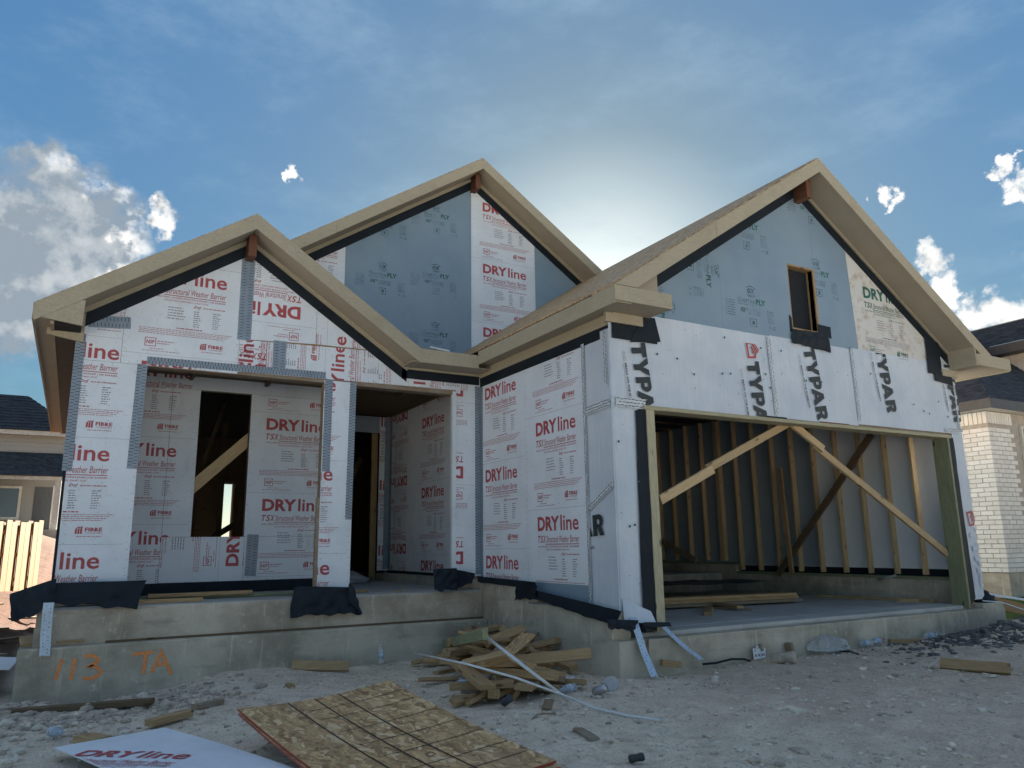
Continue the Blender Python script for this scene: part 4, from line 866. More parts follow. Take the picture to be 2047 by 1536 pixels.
# hold-down straps with punched holes
def strap(name, pts, w, side, parent=H):
    o = ribbon(name, pts, w, .002, 'galv', parent, side); V = []; F = []; P_ = [Vector(p) for p in pts]; s = Vector(side).normalized(); L_ = 0; k = 0
    for a, b in zip(P_, P_[1:]):
        n_ = (b-a).cross(s).normalized(); n_ = -n_ if n_.dot(Vector(CAM)-a) < 0 else n_
        t = (b-a).normalized(); m = max(1, int((b-a).length/.05))
        for i in range(m):
            c = a+(b-a)*((i+.5)/m)+s*w*(.22 if k % 2 else -.22)+n_*.0022; c2 = c-s*w*(.0); k += 1
            for off in ((0,),(.5,)) :
                cc = c+t*.012*off[0]*4 if off[0] else c
                cc = cc-(s*w*.44*(1 if k % 2 == 0 else -1) if off[0] else Vector()); b0 = len(V); V += [cc+s*.005*math.cos(q)+t*.005*math.sin(q) for q in (0,1.26,2.5,3.77,5.0)]; F.append((b0,b0+1,b0+2,b0+3,b0+4))
    mesh_obj('strap_holes', V, F, 'dark_blue', o)['kind'] = 'stuff'; return o
strap('metal_strap', [at(98,1205,Y=2.34), at(96,1218,Y=2.335), at(92,1262,Y=2.345), at(89,1312,Y=2.335)], .082, (1,0,0))
strap('metal_strap', [at(1263,1228,Y=-.03), at(1272,1255,Y=-.14), at(1288,1305,Y=-.20), at(1308,1353,Y=-.33)], .075, (1,0,0)); strap('metal_strap', [at(1321,1247,Y=-.06), at(1345,1272,Y=-.14), at(1375,1298,Y=-.20), at(1403,1319,Y=-.27)], .07, (1,.2,0))
# felt flaps at the post feet
def flap(u, Y, nx, ny, amp, seed, fr=5, nrm=(0,-1,0), X=None):
    amp *= 1.4; nx *= 2; ny *= 2; fr *= .9
    c = [at(x, y, Y=Y+dy) if X is None else at(x, y, X=X) for (x, y, dy) in u]
    cloth('felt_flap', c[0], c[1], c[2], c[3], nx, ny, amp, 'felt', H, seed, fr, nrm=nrm)
flap([(84,1206,0),(273,1217,0),(294,1160,.03),(96,1166,.05)], 2.445, 18, 8, .03, 2); flap([(22,1243,.05),(104,1212,-.01),(110,1158,.05),(24,1186,.15)], 2.45, 12, 8, .05, 4, nrm=(-.3,-1,0))
flap([(581,1233,-.02),(721,1227,-.02),(700,1174,.02),(586,1172,.03)], 2.44, 16, 8, .03, 7, 6); flap([(694,1200,-.03),(722,1230,-.05),(708,1176,-.02),(698,1166,.0)], 2.43, 6, 6, .02, 8, 8, (.5,-1,0))
flap([(869,1181,-.03),(913,1183,-.03),(912,1136,.02),(865,1138,.02)], 2.45, 10, 8, .045, 9, 7); flap([(908,1181,0),(944,1164,.05),(947,1147,.1),(908,1138,.03)], 2.45, 8, 5, .03, 10, 7)
box('felt_strip', -.02, 2.745, 4.182, 4.196, .295, .424, 'felt', H); box('felt_strip', 4.383, 4.396, 2.91, 6.0, .30, .444, 'felt', H)
cloth('felt_flap', at(1030,1201,X=4.235), at(1074,1197,X=4.235), at(1074,1164,X=4.245), at(1032,1164,X=4.245), 10, 8, .04, 'felt', H, 12, 8, nrm=(-1,0,0)); cloth('felt_strip', at(955,1164,X=4.245), at(1072,1178,X=4.245), at(1072,1164,X=4.25), at(955,1152,X=4.25), 14, 3, .012, 'felt', H, 13, 6, nrm=(-1,0,0))
cloth('felt_strip', at(1068,1197,X=4.235), at(1228,1252,X=4.235), at(1245,1222,X=4.25), at(1070,1180,X=4.25), 18, 4, .018, 'felt', H, 14, 5, nrm=(-1,0,0)); cloth('felt_flap', at(1214,1258,Y=-.15), at(1268,1262,Y=-.16), at(1275,1240,Y=-.14), at(1212,1238,Y=-.14), 16, 8, .05, 'felt', H, 15, 9, nrm=(0,-1,0)); cloth('felt_flap', at(1285,1252,Y=-.14), at(1342,1254,Y=-.14), at(1338,1244,Y=-.13), at(1285,1244,Y=-.13), 12, 4, .02, 'felt', H, 17, 9, nrm=(0,-1,0))
cloth('house_wrap', at(1247,1240,Y=-.05), at(1312,1250,Y=-.09), at(1300,1222,Y=-.03), at(1243,1196,Y=-.02), 8, 6, .02, 'wrap', H, 16, 4, nrm=(0,-1,0))
box('left_felt', -.135, -.111, 2.735, 2.80, .42, 1.56, 'felt', H)

# ------------------------------------------------------------------ neighbour houses
def brick_house():
    N_ = thing('brick_house', 'white brick house with dark shingle roof to the right of the garage', 'house', (14.5, 4, -.15))
    X0, Y0 = 13.1, 1.25; zb, zt = .265, 2.90
    box('foundation', X0+.02, 19, Y0+.02, 12, -.6, zb-.002, 'concrete', N_); box('wall', X0+.012, 19, Y0+.012, 12, zb, zt, 'mortar', N_)
    ch, bl, bh = .0762, .205, .064; me = {}
    def brick(x, y, z, lx, ly, h=bh):
        k = (round(lx,3), round(ly,3), h)
        if k not in me:
            m = bpy.data.meshes.new('brick'); a, b, c = lx/2, ly/2, h/2; m.from_pydata([(-a,-b,-c),(a,-b,-c),(a,b,-c),(-a,b,-c),(-a,-b,c),(a,-b,c),(a,b,c),(-a,b,c)], [], BOXF); m.update(); m.materials.append(M['brick']); me[k] = m
        o = bpy.data.objects.new('brick', me[k]); mw_ = Matrix.Translation((x+random.uniform(-.0015,.0015), y+random.uniform(-.0015,.0015), z)); o.matrix_world = mw_; link(o, N_); o.matrix_basis = mw_; WORLD_M[o.name] = mw_
    n = int((zt-.20-zb)/ch)
    for r in range(n):
        z = zb+.035+r*ch; st = 0 if r % 2 else .1075
        for i in range(5):
            y = Y0+st+i*.215+.1; brick(X0+.02, y, z, .05, bl)
        if st: brick(X0+.02, Y0+.05, z, .05, .095)
        if r % 2: brick(X0+.05, Y0+.02, z, .095, .05)
        for i in range(3):
            x = X0+.105+(.1075 if r % 2 else 0)+i*.215; brick(x, Y0+.02, z, bl, .05)
    for i in range(15): brick(X0+.018, Y0+.04+i*.0762, zt-.11, .05, .064, .195)
    for i in range(9): brick(X0+.08+i*.0762, Y0+.018, zt-.11, .064, .05, .195)
    w = box('window', X0+1.02, X0+2.1, Y0-.01, Y0+.03, 1.0, 2.65, 'glass', N_); box('window_frame', X0+.96, X0+1.02, Y0-.03, Y0+.04, .95, 2.7, 'trim', w); box('window_frame', X0+1.02, X0+2.1, Y0-.03, Y0+.04, 2.65, 2.7, 'trim', w)
    box('eave_trim', X0-.22, 19, Y0-.22, Y0-.20, 2.90, 3.06, 'gutter_dark', N_); box('eave_trim', X0-.24, X0-.22, Y0-.22, 12, 2.90, 3.06, 'gutter_dark', N_); box('eave_soffit', X0-.22, 19, Y0-.20, 12, 2.905, 2.915, 'trim', N_)
    def courses(p00, p10, p11, p01, n, name='shingle_course'):
        """shingle courses over a roof face, each lapped over the one below"""
        p00, p10, p11, p01 = map(Vector, (p00, p10, p11, p01)); nr = (p10-p00).cross(p01-p00).normalized()
        if nr.z < 0: nr = -nr
        for i in range(n):
            t0, t1 = i/n, (i+1.25)/n; a, b, c, d = p00.lerp(p01, t0), p10.lerp(p11, t0), p10.lerp(p11, min(1, t1)), p00.lerp(p01, min(1, t1)); m = 14; vs = []
            for j in range(m+1):
                s = j/m; w_ = .012*mnoise.noise(Vector((i*3.3, s*9, 1))); lo = a.lerp(b, s); hi = d.lerp(c, s); dn = (lo-hi).normalized()*w_
                vs += [lo+dn+nr*.009, hi+nr*.002, lo+dn+nr*.0]
            fs = []
            for j in range(m): k = 3*j; fs += [(k,k+3,k+4,k+1),(k+2,k+5,k+3,k)]
            mesh_obj(name, vs, fs, 'shingle', N_)
    z0 = 3.06; zr = 6.2
    courses((X0-.24,Y0-.22,z0), (X0-.24,12,z0), (X0+2.3,9.6,4.80), (X0+2.3,2.9,4.80), 22); courses((19.5,Y0-.22,z0), (X0-.24,Y0-.22,z0), (X0+2.3,2.9,4.80), (19.5,2.9,4.80), 22)
    # taller rear roof
    e0, e1 = at(1985,712,X=16.0), at(2060,696,X=16.0); ez = (e0.z+e1.z)/2
    box('upper_wall', 16.3, 22, e1.y-1.2, e0.y+7, 3.5, ez, 'trim', N_); box('upper_eave_trim', 15.98, 22, e1.y-1.6, e0.y+7.4, ez-.0, ez+.19, 'gutter_dark', N_)
    courses((15.96,e1.y-1.62,ez+.19), (15.96,e0.y+7.4,ez+.19), (16.9,e0.y+6.4,ez+.86), (16.9,e1.y-.7,ez+.86), 16); courses((22,e1.y-1.62,ez+.19), (15.96,e1.y-1.62,ez+.19), (16.9,e1.y-.7,ez+.86), (22,e1.y-.7,ez+.86), 16)
brick_house()
def far_house():
    N_ = thing('far_house', 'grey sided house with dark hip roofs beyond the wooden fence', 'house', (-4, 32, 1.6)); Y = 30.0
    base, zl, zl2, zu, zu2 = 1.55, 3.74, 4.80, 5.53, 6.95
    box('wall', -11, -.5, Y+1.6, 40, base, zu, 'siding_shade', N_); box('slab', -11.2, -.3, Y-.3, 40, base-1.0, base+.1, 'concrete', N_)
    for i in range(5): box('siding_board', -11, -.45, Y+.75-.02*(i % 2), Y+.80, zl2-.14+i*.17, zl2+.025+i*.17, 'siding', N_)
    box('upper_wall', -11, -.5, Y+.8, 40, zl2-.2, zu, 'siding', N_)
    box('porch_beam', -11, -.4, Y-.05, Y+.1, zl-.13, zl+.03, 'trim', N_); box('upper_fascia', -11, -.25, Y+.35, Y+.47, zu-.10, zu+.08, 'trim', N_)
    box('porch_post', -.80, -.58, Y, Y+.2, base, zl-.13, 'trim', N_)
    w = box('window', -3.6, -2.07, Y+1.55, Y+1.6, 2.2, 3.36, 'glass', N_)
    for a,b,c,d in ((-2.07,-1.98,2.1,3.45),(-3.6,-2.07,3.36,3.45),(-3.6,-2.07,2.1,2.2)): box('window_frame', a, b, Y+1.52, Y+1.6, c, d, 'trim', w)
    dr = box('door', -1.52, -.88, Y+1.56, Y+1.6, base+.12, 3.44, 'gutter_dark', N_); box('door_frame', -.88, -.80, Y+1.54, Y+1.6, base+.12, 3.5, 'trim', dr)
    def hip(x0, x1, y0, y1, z0, z1, inset):
        v = [(x0,y0,z0),(x1,y0,z0),(x1,y1,z0),(x0,y1,z0),(x0+inset,(y0+y1)/2,z1),(x1-inset,(y0+y1)/2,z1)]
        r = mesh_obj('roof', v, [(0,1,5,4),(1,2,5),(2,3,4,5),(3,0,4),(3,2,1,0)], 'shingle', N_)
        n = 12
        for i in range(n):
            t = i/n; t2 = (i+1)/n; a = Vector(v[0]).lerp(Vector(v[4]), t); b = Vector(v[1]).lerp(Vector(v[5]), t); c = Vector(v[1]).lerp(Vector(v[5]), t2); d = Vector(v[0]).lerp(Vector(v[4]), t2); u = Vector((0,-.03,.03))
            mesh_obj('shingle_course', [a+u, b+u, c+u*.2, d+u*.2, a, b], [(0,1,2,3),(4,5,1,0)], 'shingle', r)
    hip(-11.3, -.05, Y+.3, Y+6.2, zu+.08, zu2+.55, 2.2)
    v = [(-11.3,Y-.15,zl+.03),(-.3,Y-.15,zl+.03),(-.3,Y+.8,zl2),(-11.3,Y+.8,zl2)]; mesh_obj('porch_roof', v+[(x,y,z-.03) for x,y,z in v], BOXF[::1], 'shingle', N_)
    for i in range(8):
        t, t2 = i/8, (i+1)/8; y, z, y2, z2 = Y-.15+.95*t, zl+.03+(zl2-zl-.03)*t, Y-.15+.95*t2, zl+.03+(zl2-zl-.03)*t2
        mesh_obj('shingle_course', [(-11.3,y,z+.035),(-.3,y,z+.035),(-.3,y2,z2+.012),(-11.3,y2,z2+.012),(-11.3,y,z),(-.3,y,z)], [(0,1,2,3),(4,5,1,0)], 'shingle', N_)
far_house()
def fence():
    T = thing('fence', 'unfinished wooden picket fence, pale lit and brown shaded boards, on red dirt', 'fence', (-1.3, 12.4, -.05)); p0 = Vector((-2.05,11.0,0)); p1 = Vector((-.60,14.3,0)); d = (p1-p0).normalized(); nrm = Vector((d.y, -d.x, 0)); L_ = (p1-p0).length
    x = 0; i = 0
    while x < L_:
        w = .20; front = i % 3 != 2; c = p0+d*(x+w/2)+nrm*(.0 if front else -.06); zb = float(gz(c.x, c.y))-.05; zt = 1.36+.03*random.uniform(-1,1)+.10*x/L_
        beam('picket', (c.x, c.y, zb), (c.x, c.y, zt), w, .018, 'fence_lit' if front else 'fence_shaded', T, up=tuple(nrm)); x += w*(1 if front else .6)+.006; i += 1  # shade on the set-back pickets is put into a browner wood colour
    for z in (.25, .75, 1.2): beam('fence_rail', tuple(p0-nrm*.035+Vector((0,0,z))), tuple(p1-nrm*.035+Vector((0,0,z))), .038, .085, 'fence_shaded', T)
    for s in (0, .5, 1): q = p0.lerp(p1, s)-nrm*.11; beam('fence_post', (q.x,q.y,-.3), (q.x,q.y,1.3), .09, .09, 'fence_shaded', T, up=(1,0,0))
fence()

# ------------------------------------------------------------------ things on the ground
def lumber(pts, w, h, mat, label, group=None, roll=0.0, name='lumber_offcut', cat='wood offcut'):
    p, q = Vector(pts[0]), Vector(pts[1]); return tag(beam(name, p, q, w, h, mat, None, roll=roll), label, cat, group)
GP = ground_px
# OSB sheets
def osb():
    a, b, c = [Vector(CAM)+(Vector(p_)-Vector(CAM))*.945 for p_ in ((1.03,-.29,-.245), (2.15,-.07,-.205), (2.50,-1.81,-.40))]; T = thing('osb_stack', 'two oriented strand board sheets with red edges lying on the dirt', 'osb sheets', (a+c)/2-Vector((0,0,.06)))
    u = (c-b); L_ = u.length; u.normalize(); w = (b-a); wl = w.length; w.normalize(); n = u.cross(w).normalized(); n = -n if n.z < 0 else n; w = n.cross(u).normalized()*(1 if n.cross(u).dot(w) > 0 else -1); o0 = b-w*wl
    for k, (off, dz, du) in enumerate(((Vector(), 0.0, 0.0), (u*.045-w*.01, -.016, .03))):
        mw_ = Matrix.Identity(4); cc = o0+off+u*L_/2+w*wl/2+n*dz
        for i in range(3): mw_[i][0]=u[i]; mw_[i][1]=w[i]; mw_[i][2]=n[i]; mw_[i][3]=cc[i]
        nx, ny = 12, 6; vs = []; 
        for lev in (-.006,.006):
            for j in range(ny+1):
                for i in range(nx+1):
                    x, y = L_*(i/nx-.5), wl*(j/ny-.5); warp = .030*(2*j/ny-1)**2*(1-i/nx)-.02*math.sin(i/nx*3.1)
                    vs.append((x, y, lev+warp))
        n1 = (nx+1)*(ny+1); fs = []; fr = []
        for j in range(ny):
            for i in range(nx): q = j*(nx+1)+i; fs += [(n1+q, n1+q+1, n1+q+nx+2, n1+q+nx+1), (q+nx+1, q+nx+2, q+1, q)]
        for i in range(nx): fr += [(i, i+1, n1+i+1, n1+i), (ny*(nx+1)+i+1, ny*(nx+1)+i, n1+ny*(nx+1)+i, n1+ny*(nx+1)+i+1)]
        for j in range(ny): q = j*(nx+1); fr += [(q+nx+1, q, n1+q, n1+q+nx+1), (q+nx, q+2*nx+1, n1+q+2*nx+1, n1+q+nx)]
        o = mesh_obj('osb_sheet', vs, fs+fr, 'osb', T, mw=mw_, smooth=False); o.data.materials.append(M['osb_red'])
        for p in o.data.polygons[len(fs):]: p.material_index = 1
        if k == 0:
            V = []; F = []
            def ln(x0, y0, x1, y1, t):
                m = 12; l = math.hypot(x1-x0, y1-y0); ex, ey = -(y1-y0)/l*t/2, (x1-x0)/l*t/2
                for s in range(m):
                    b0 = len(V)
                    for (s_, sg) in ((s/m,-1),((s+1)/m,-1),((s+1)/m,1),(s/m,1)):
                        x, y = x0+(x1-x0)*s_, y0+(y1-y0)*s_; i_, j_ = x/L_+.5, y/wl+.5; warp = .030*(2*j_-1)**2*(1-i_)-.02*math.sin(i_*3.1); V.append((x+ex*sg, y+ey*sg, .0085+warp))
                    F.append((b0,b0+1,b0+2,b0+3))
            for f in (.30,.47,.63): ln(-L_/2+.01, wl*(f-.5), L_/2-.01, wl*(f-.5), .010)
            for f in (.12,.22,.36,.50,.63,.77,.88): ln(L_*(f-.5), -.16*wl+.0*f, L_*(f-.5), wl*.48, .006)
            mesh_obj('printed_line', V, F, 'line', o, mw=mw_)
osb()
lumber((Vector((1.2,-.62,-.31)), Vector((1.9,-.46,-.29))), .14, .10, 'pine_old', 'block propping up the far edge of the strand board sheets', name='prop_block')
# fallen printed board
def fallen():
    a, b, c = GP(108,1497,.06), GP(305,1452,.05), GP(565,1536,.04); u = (c-b); u.normalize(); w = (b-a); wl = w.length; w.normalize(); n = u.cross(w).normalized(); n = -n if n.z < 0 else n; w = (w-u*w.dot(u)).normalized()
    T = thing('fallen_board', 'white printed sheathing board lying flat at the lower left corner', 'board', a+u*.6+w*.3-Vector((0,0,.05))); L_ = 1.9
    class FW:
        def __call__(s, x, y, d=0): return tuple(a+u*x+w*y+n*(d+.010*math.sin(x*1.8)))
    W_ = FW(); vs = [W_(L_*i/14, wl*j, d) for d in (0,.008) for j in (0,1) for i in range(15)]; fs = []
    for i in range(14): fs += [(30+i,31+i,46+i,45+i),(i+1,i,15+i,16+i),(i,i+1,31+i,30+i),(16+i,15+i,45+i,46+i)]
    fs += [(0,30,45,15),(14,29,59,44)]
    o = mesh_obj('board_sheet', vs, fs, 'board', T)
    pls = [(GPc(165,1560,a,u,w), 0)]
    (x0, y0) = GPc(215,1549,a,u,w); stamp('print', W_, rect(.0, L_, 0, wl), DRY, [(x0-.50, y0-.02, R0, .92)], .0105, o)
def GPc(px_, py_, a, u, w): p = GP(px_, py_, .05)-a; return p.dot(u), p.dot(w)
R0 = 32
fallen()
# the scrap lumber heap
HG = 'scrap heap offcuts'; HL = 'short pine offcut jumbled in the scrap lumber heap against the foundation'
rd = random.Random(21)
pc = GP(1010,1345)
for i in range(74):
    u_, v_ = rd.gauss(998, 66), rd.gauss(1328, 25); lev = max(0, 1-((u_-1000)/150)**2-((v_-1330)/60)**2)
    c = GP(min(max(u_,850),1190), min(max(v_,1285),1385)); 
    c.y = min(c.y, 2.18); c.x = min(c.x, 4.10); c.z = float(gz(c.x, c.y))+.03+rd.uniform(0, .34)*lev; L_ = rd.choice((.22,.3,.38,.5,.65,.8)); an = rd.uniform(0, math.pi); tl = rd.uniform(-.25,.25)
    dv = Vector((math.cos(an)*math.cos(tl), math.sin(an)*math.cos(tl), math.sin(tl)))*L_/2; w, h = rd.choice(((.089,.045),(.089,.038),(.089,.06),(.14,.038),(.06,.03)))
    p, q = c-dv, c+dv
    mx = max(p.x, q.x)-4.2; my = max(p.y, q.y)-2.30; sh = Vector((-max(0,mx), -max(0,my), 0)); p += sh; q += sh
    lz = min(p.z, q.z)-(float(gz(c.x, c.y))+.02); 
    if lz < 0: p.z -= lz; q.z -= lz
    mt = rd.choice(('pine','pine','pine','pine','pine_old','pine_old','pine_old','treated')) if i % 3 == 0 else 'pine'; sz = 'wide' if w > .1 else 'long' if L_ > .45 else 'medium length' if L_ > .29 else 'short'
    HL = '%s %s offcut in the scrap lumber heap, %s' % (sz, {'pine':'pale pine','pine_old':'weathered grey','treated':'greenish treated'}[mt], 'left side' if c.x < 2.75 else 'right side' if c.x > 3.45 else 'near the middle')
    lumber((p, q), w, h, mt, HL, HG, roll=rd.choice((0, .2, -.3, .1, .8)))
def gpt(u, v, dz): return GP(u, v, dz)
lumber((gpt(938,1384,.03), gpt(1007,1296,.24)), .14, .038, 'pine_old', 'wide weathered plank leaning down the front of the scrap heap', roll=.1)
lumber((gpt(990,1326,.20), gpt(1182,1306,.15)), .089, .038, 'pine', 'longest pale stud lying across the top of the scrap heap', roll=1.3)
lumber((gpt(970,1358,.05), gpt(1030,1392,.03)), .089, .038, 'pine', 'pine stud end poking forward from the scrap heap beside the weathered plank', roll=.9)
lumber((gpt(890,1288,.14), gpt(970,1268,.2)), .045, .089, 'treated', 'greenish treated offcut on the upper left of the scrap heap')
lumber((gpt(905,1275,.16), gpt(935,1252,.3)), .089, .045, 'pine', 'upright pine block at the top of the scrap heap')
lumber((gpt(992,1350,.14), gpt(1090,1342,.14)), .06, .06, 'pine', 'square pine post piece in the middle of the scrap heap')
o = mesh_obj('osb_scrap', [(0,0,0),(.62,0,0),(.66,.16,0),(.03,.13,0),(0,0,.012),(.62,0,.012),(.66,.16,.012),(.03,.13,.012)], BOXF, 'osb', None, mw=Matrix.Translation(gpt(1015,1320,.24)) @ Matrix.Rotation(R(35), 4, 'Z') @ Matrix.Rotation(R(-12), 4, 'Y')); tag(o, 'red edged strand board strip on top of the scrap heap', 'board')
tag(tube('trim_strip', [gpt(825,1305,.14), gpt(930,1327,.36), gpt(1030,1355,.30), gpt(1132,1392,.07), gpt(1190,1416,.02), gpt(1255,1431,.015), gpt(1320,1440,.01)], .008, 'pvc'), 'long thin white strip bent over the scrap heap onto the dirt', 'plastic strip')
tag(tube('conduit', [gpt(957,1262,.46), gpt(1045,1330,.33), gpt(1134,1398,.03)], .013, 'pvc', n=10), 'straight white conduit leaning on the scrap heap', 'pipe')
# shovel-shaped white disc, stones of the footing
def lathe(name, prof, mat, loc, rot, label, cat, group=None, n=14, extra=None):
    T = thing(name, label, cat, loc, group); vs = []; fs = []
    for r, z in prof:
        for k in range(n): vs.append((r*math.cos(6.2832*k/n), r*math.sin(6.2832*k/n), z))
    for i in range(len(prof)-1):
        for k in range(n): fs.append((i*n+k, i*n+(k+1)%n, (i+1)*n+(k+1)%n, (i+1)*n+k))
    fs += [tuple(range(n-1,-1,-1)), tuple(range((len(prof)-1)*n, len(prof)*n))]; mw_ = Matrix.Translation(loc) @ rot
    mesh_obj('shell', vs, fs, mat, T, mw=mw_, smooth=True)
    for nm, pr_, mt in (extra or []):
        vs = []; fs = []
        for r, z in pr_:
            for k in range(n): vs.append((r*math.cos(6.2832*k/n), r*math.sin(6.2832*k/n), z))
        for i in range(len(pr_)-1):
            for k in range(n): fs.append((i*n+k, i*n+(k+1)%n, (i+1)*n+(k+1)%n, (i+1)*n+k))
        fs += [tuple(range(n-1,-1,-1)), tuple(range((len(pr_)-1)*n, len(pr_)*n))]; mesh_obj(nm, vs, fs, mt, T, mw=mw_, smooth=True)
    return T
RX = lambda d: Matrix.Rotation(R(d), 4, 'X'); RZ = lambda d: Matrix.Rotation(R(d), 4, 'Z'); RY = lambda d: Matrix.Rotation(R(d), 4, 'Y')
BOT = [(.001,0),(.030,.002),(.033,.01),(.033,.05),(.030,.06),(.033,.07),(.033,.12),(.028,.15),(.013,.175),(.012,.185)]
def bottle(u, v, rot, label, cap='pvc', s=1.0):
    p = GP(u, v, .035); lathe('water_bottle', [(r*s, z*s) for r, z in BOT], 'clear', p, rot, label, 'bottle', None, 12, [('bottle_label', [(.0338*s,.055*s),(.0338*s,.105*s)], 'blue'), ('cap', [(.0145*s,.186*s),(.0145*s,.203*s),(.012*s,.205*s)], cap)])
bottle(762, 1326, RZ(0) @ RX(-8), 'clear bottle with blue label standing by the foundation wall', s=.9)
bottle(925, 1352, RZ(40) @ RX(85), 'crumpled clear bottle lying left of the weathered plank')
bottle(1150, 1374, RZ(-70) @ RX(88), 'clear bottle lying among scraps at the right end of the heap', 'blue')
bottle(1720, 1287, RZ(80) @ RX(88), 'clear bottle on its side beside the clear plastic bag'); bottle(1745, 1284, RZ(95) @ RX(86), 'clear bottle with red band next to the short plank by the garage slab', 'red')
bottle(1847, 1272, RZ(60) @ RX(88), 'clear bottle with blue label lying near the dark gravel', 'blue'); bottle(100, 1462, RZ(20) @ RX(85), 'crushed clear bottle among the rubble at lower left', 'blue')
lathe('drink_can', [(.001,0),(.024,.0),(.033,.012),(.033,.108),(.027,.12),(.001,.121)], 'metal_can', GP(1186,1384,.04), RZ(30) @ RX(70), 'silver drink can at the right end of the scrap heap', 'can'); lathe('drink_can', [(.001,0),(.017,.0),(.023,.009),(.019,.04),(.023,.075),(.019,.085),(.001,.086)], 'black', GP(1258,1518,.03), RZ(75) @ RX(85), 'crushed black can lying at the bottom edge of the dirt', 'can'); lathe('drink_can', [(.001,0),(.024,.0),(.03,.012),(.028,.06),(.03,.09),(.001,.091)], 'dark_blue', GP(1006,1406,.03), RZ(10) @ RX(60), 'small dark can in front of the scrap heap', 'can')
lathe('foam_plate', [(.001,0),(.045,.0),(.062,.011),(.060,.013),(.044,.004),(.001,.004)], 'foam', GP(1222,1368,.06), RZ(-40) @ RX(58), 'white foam plate propped at the garage foundation corner', 'plate')
lathe('tube_roll', [(.001,0),(.05,.0),(.052,.01),(.052,.2),(.05,.21),(.001,.21)], 'stone', GP(1545,1318,.05), RZ(20) @ RX(80), 'muddy round concrete plug beside the white paper tag', 'concrete plug')
# clear bag heap and black plastic
def bag(name, c, sx, sy, sz, mat, label, seed):
    V, F = lump(seed, 1); bm = bmesh.new(); bmesh.ops.create_icosphere(bm, subdivisions=3, radius=1)
    for v in bm.verts:
        k = 1+.45*abs(mnoise.noise(v.co*2.2+Vector((seed,0,0))))-.25*abs(mnoise.noise(v.co*5+Vector((0,seed,0)))); v.co = Vector((v.co.x*sx*k, v.co.y*sy*k, max(v.co.z*sz*k, -.01)))
    me = bpy.data.meshes.new(name); bm.to_mesh(me); bm.free(); me.materials.append(M[mat]); o = bpy.data.objects.new(name, me); o.location = c; COL.objects.link(o); return tag(o, label, 'plastic bag')
bag('plastic_bag', GP(1655,1296,.0), .27, .13, .12, 'clear', 'clear plastic bag crumpled against the garage slab', 4); bag('plastic_bag', Vector((10.17,.08,.02)), .17, .16, .13, 'felt', 'black plastic bundled on the slab corner by the garage post', 9)
bag('plastic_scrap', GP(1140,1368,.02), .10, .06, .06, 'clear', 'wad of clear plastic under the right side of the scrap heap', 6); bag('plastic_scrap', GP(925,1366,.0), .07, .05, .03, 'blue', 'blue plastic wrapper left of the scrap heap', 7)
# paper tag
pt = GP(1518,1316,.0); W_ = Wall(y=pt.y); T = thing('paper_tag', 'white printed paper tag stuck in the dirt by the slab', 'tag', pt); o = slab('tag_sheet', W_, [(pt.x-.075,pt.z-.01),(pt.x+.085,pt.z),(pt.x+.09,pt.z+.085),(pt.x-.08,pt.z+.095)], 0, .002, 'paper', T); slab('tag_fold', W_, [(pt.x-.03,pt.z+.096),(pt.x+.09,pt.z+.088),(pt.x-.03,pt.z+.118)], -.004, -.002, 'paper', T)
Pt = Print().text('HK 3/8-4', pt.x-.02, pt.z+.015, pt.x+.075, pt.z+.042, 'black', .03, res=1).rect(pt.x-.06, pt.z+.015, pt.x-.035, pt.z+.04, 'greyink').rect(pt.x-.062, pt.z+.065, pt.x-.045, pt.z+.082, 'greyink'); stamp('print', W_, rect(pt.x-.08, pt.x+.09, pt.z, pt.z+.1), Pt, [(0,0,0)], .003, o)
# single boards lying about
lumber((GP(583,1330,.04), GP(698,1332,.04)), .10, .03, 'pine', 'mitred pale board leaning at the foot of the porch foundation', roll=1.0, name='board_offcut')
lumber((GP(298,1446,.03), GP(378,1425,.03)), .089, .045, 'pine', 'pale stud piece on the dirt above the fallen printed board'); lumber((GP(388,1414,.03), GP(442,1402,.03)), .07, .038, 'pine_old', 'short weathered stick ahead of the pale stud piece'); lumber((GP(165,1477,.04), GP(205,1484,.04)), .12, .06, 'pine', 'pine block beside the top corner of the fallen printed board')
lumber((GP(15,1424,.02), GP(305,1402,.05)), .089, .045, 'pine_dark', 'long brown board lying along the foot of the spray-painted footing', name='base_plank', cat='plank')
lumber((GP(1880,1327,.02), GP(2020,1338,.03)), .10, .038, 'pine', 'pale plank on the dirt in front of the dark gravel', roll=.9, name='plank', cat='plank'); tag(ribbon('plastic_strip', [GP(1856,1332,.01), GP(1868,1326,.04), GP(1876,1315,.07)], .02, .003, 'pvc', None, (1,.5,0)), 'curled white strip at the left end of the pale plank', 'plastic strip')
lumber((GP(1778,1282,.02), GP(1838,1281,.02)), .06, .04, 'pine', 'short pine stick lying along the garage slab'); lumber((GP(1322,1325,.08), GP(1360,1329,.08)), .05, .05, 'pine', 'stubby pine block beside the hanging metal straps'); lumber((GP(1583,1314,.0), GP(1576,1286,.07)), .08, .04, 'pine_old', 'weathered stake standing beside the clear plastic bag'); lumber((GP(1523,1300,.0), GP(1518,1290,.07)), .04, .03, 'pine_old', 'small wooden stake behind the white paper tag')
lumber((GP(1295,1322,.0), GP(1293,1275,.12)), .03, .02, 'pine_old', 'thin wooden stake against the garage slab between the metal straps'); lumber((GP(1155,1458,.015), GP(1188,1478,.015)), .07, .02, 'pine_old', 'flat splintered board in front of the scrap heap'); lumber((GP(1092,1418,.01), GP(1098,1400,.05)), .07, .02, 'pine_old', 'broken grey board end beside the white strip'); lumber((GP(585,1374,.02), GP(575,1370,.02)), .05, .04, 'pine', 'tiny pine cube on the dust between footing and strand board')
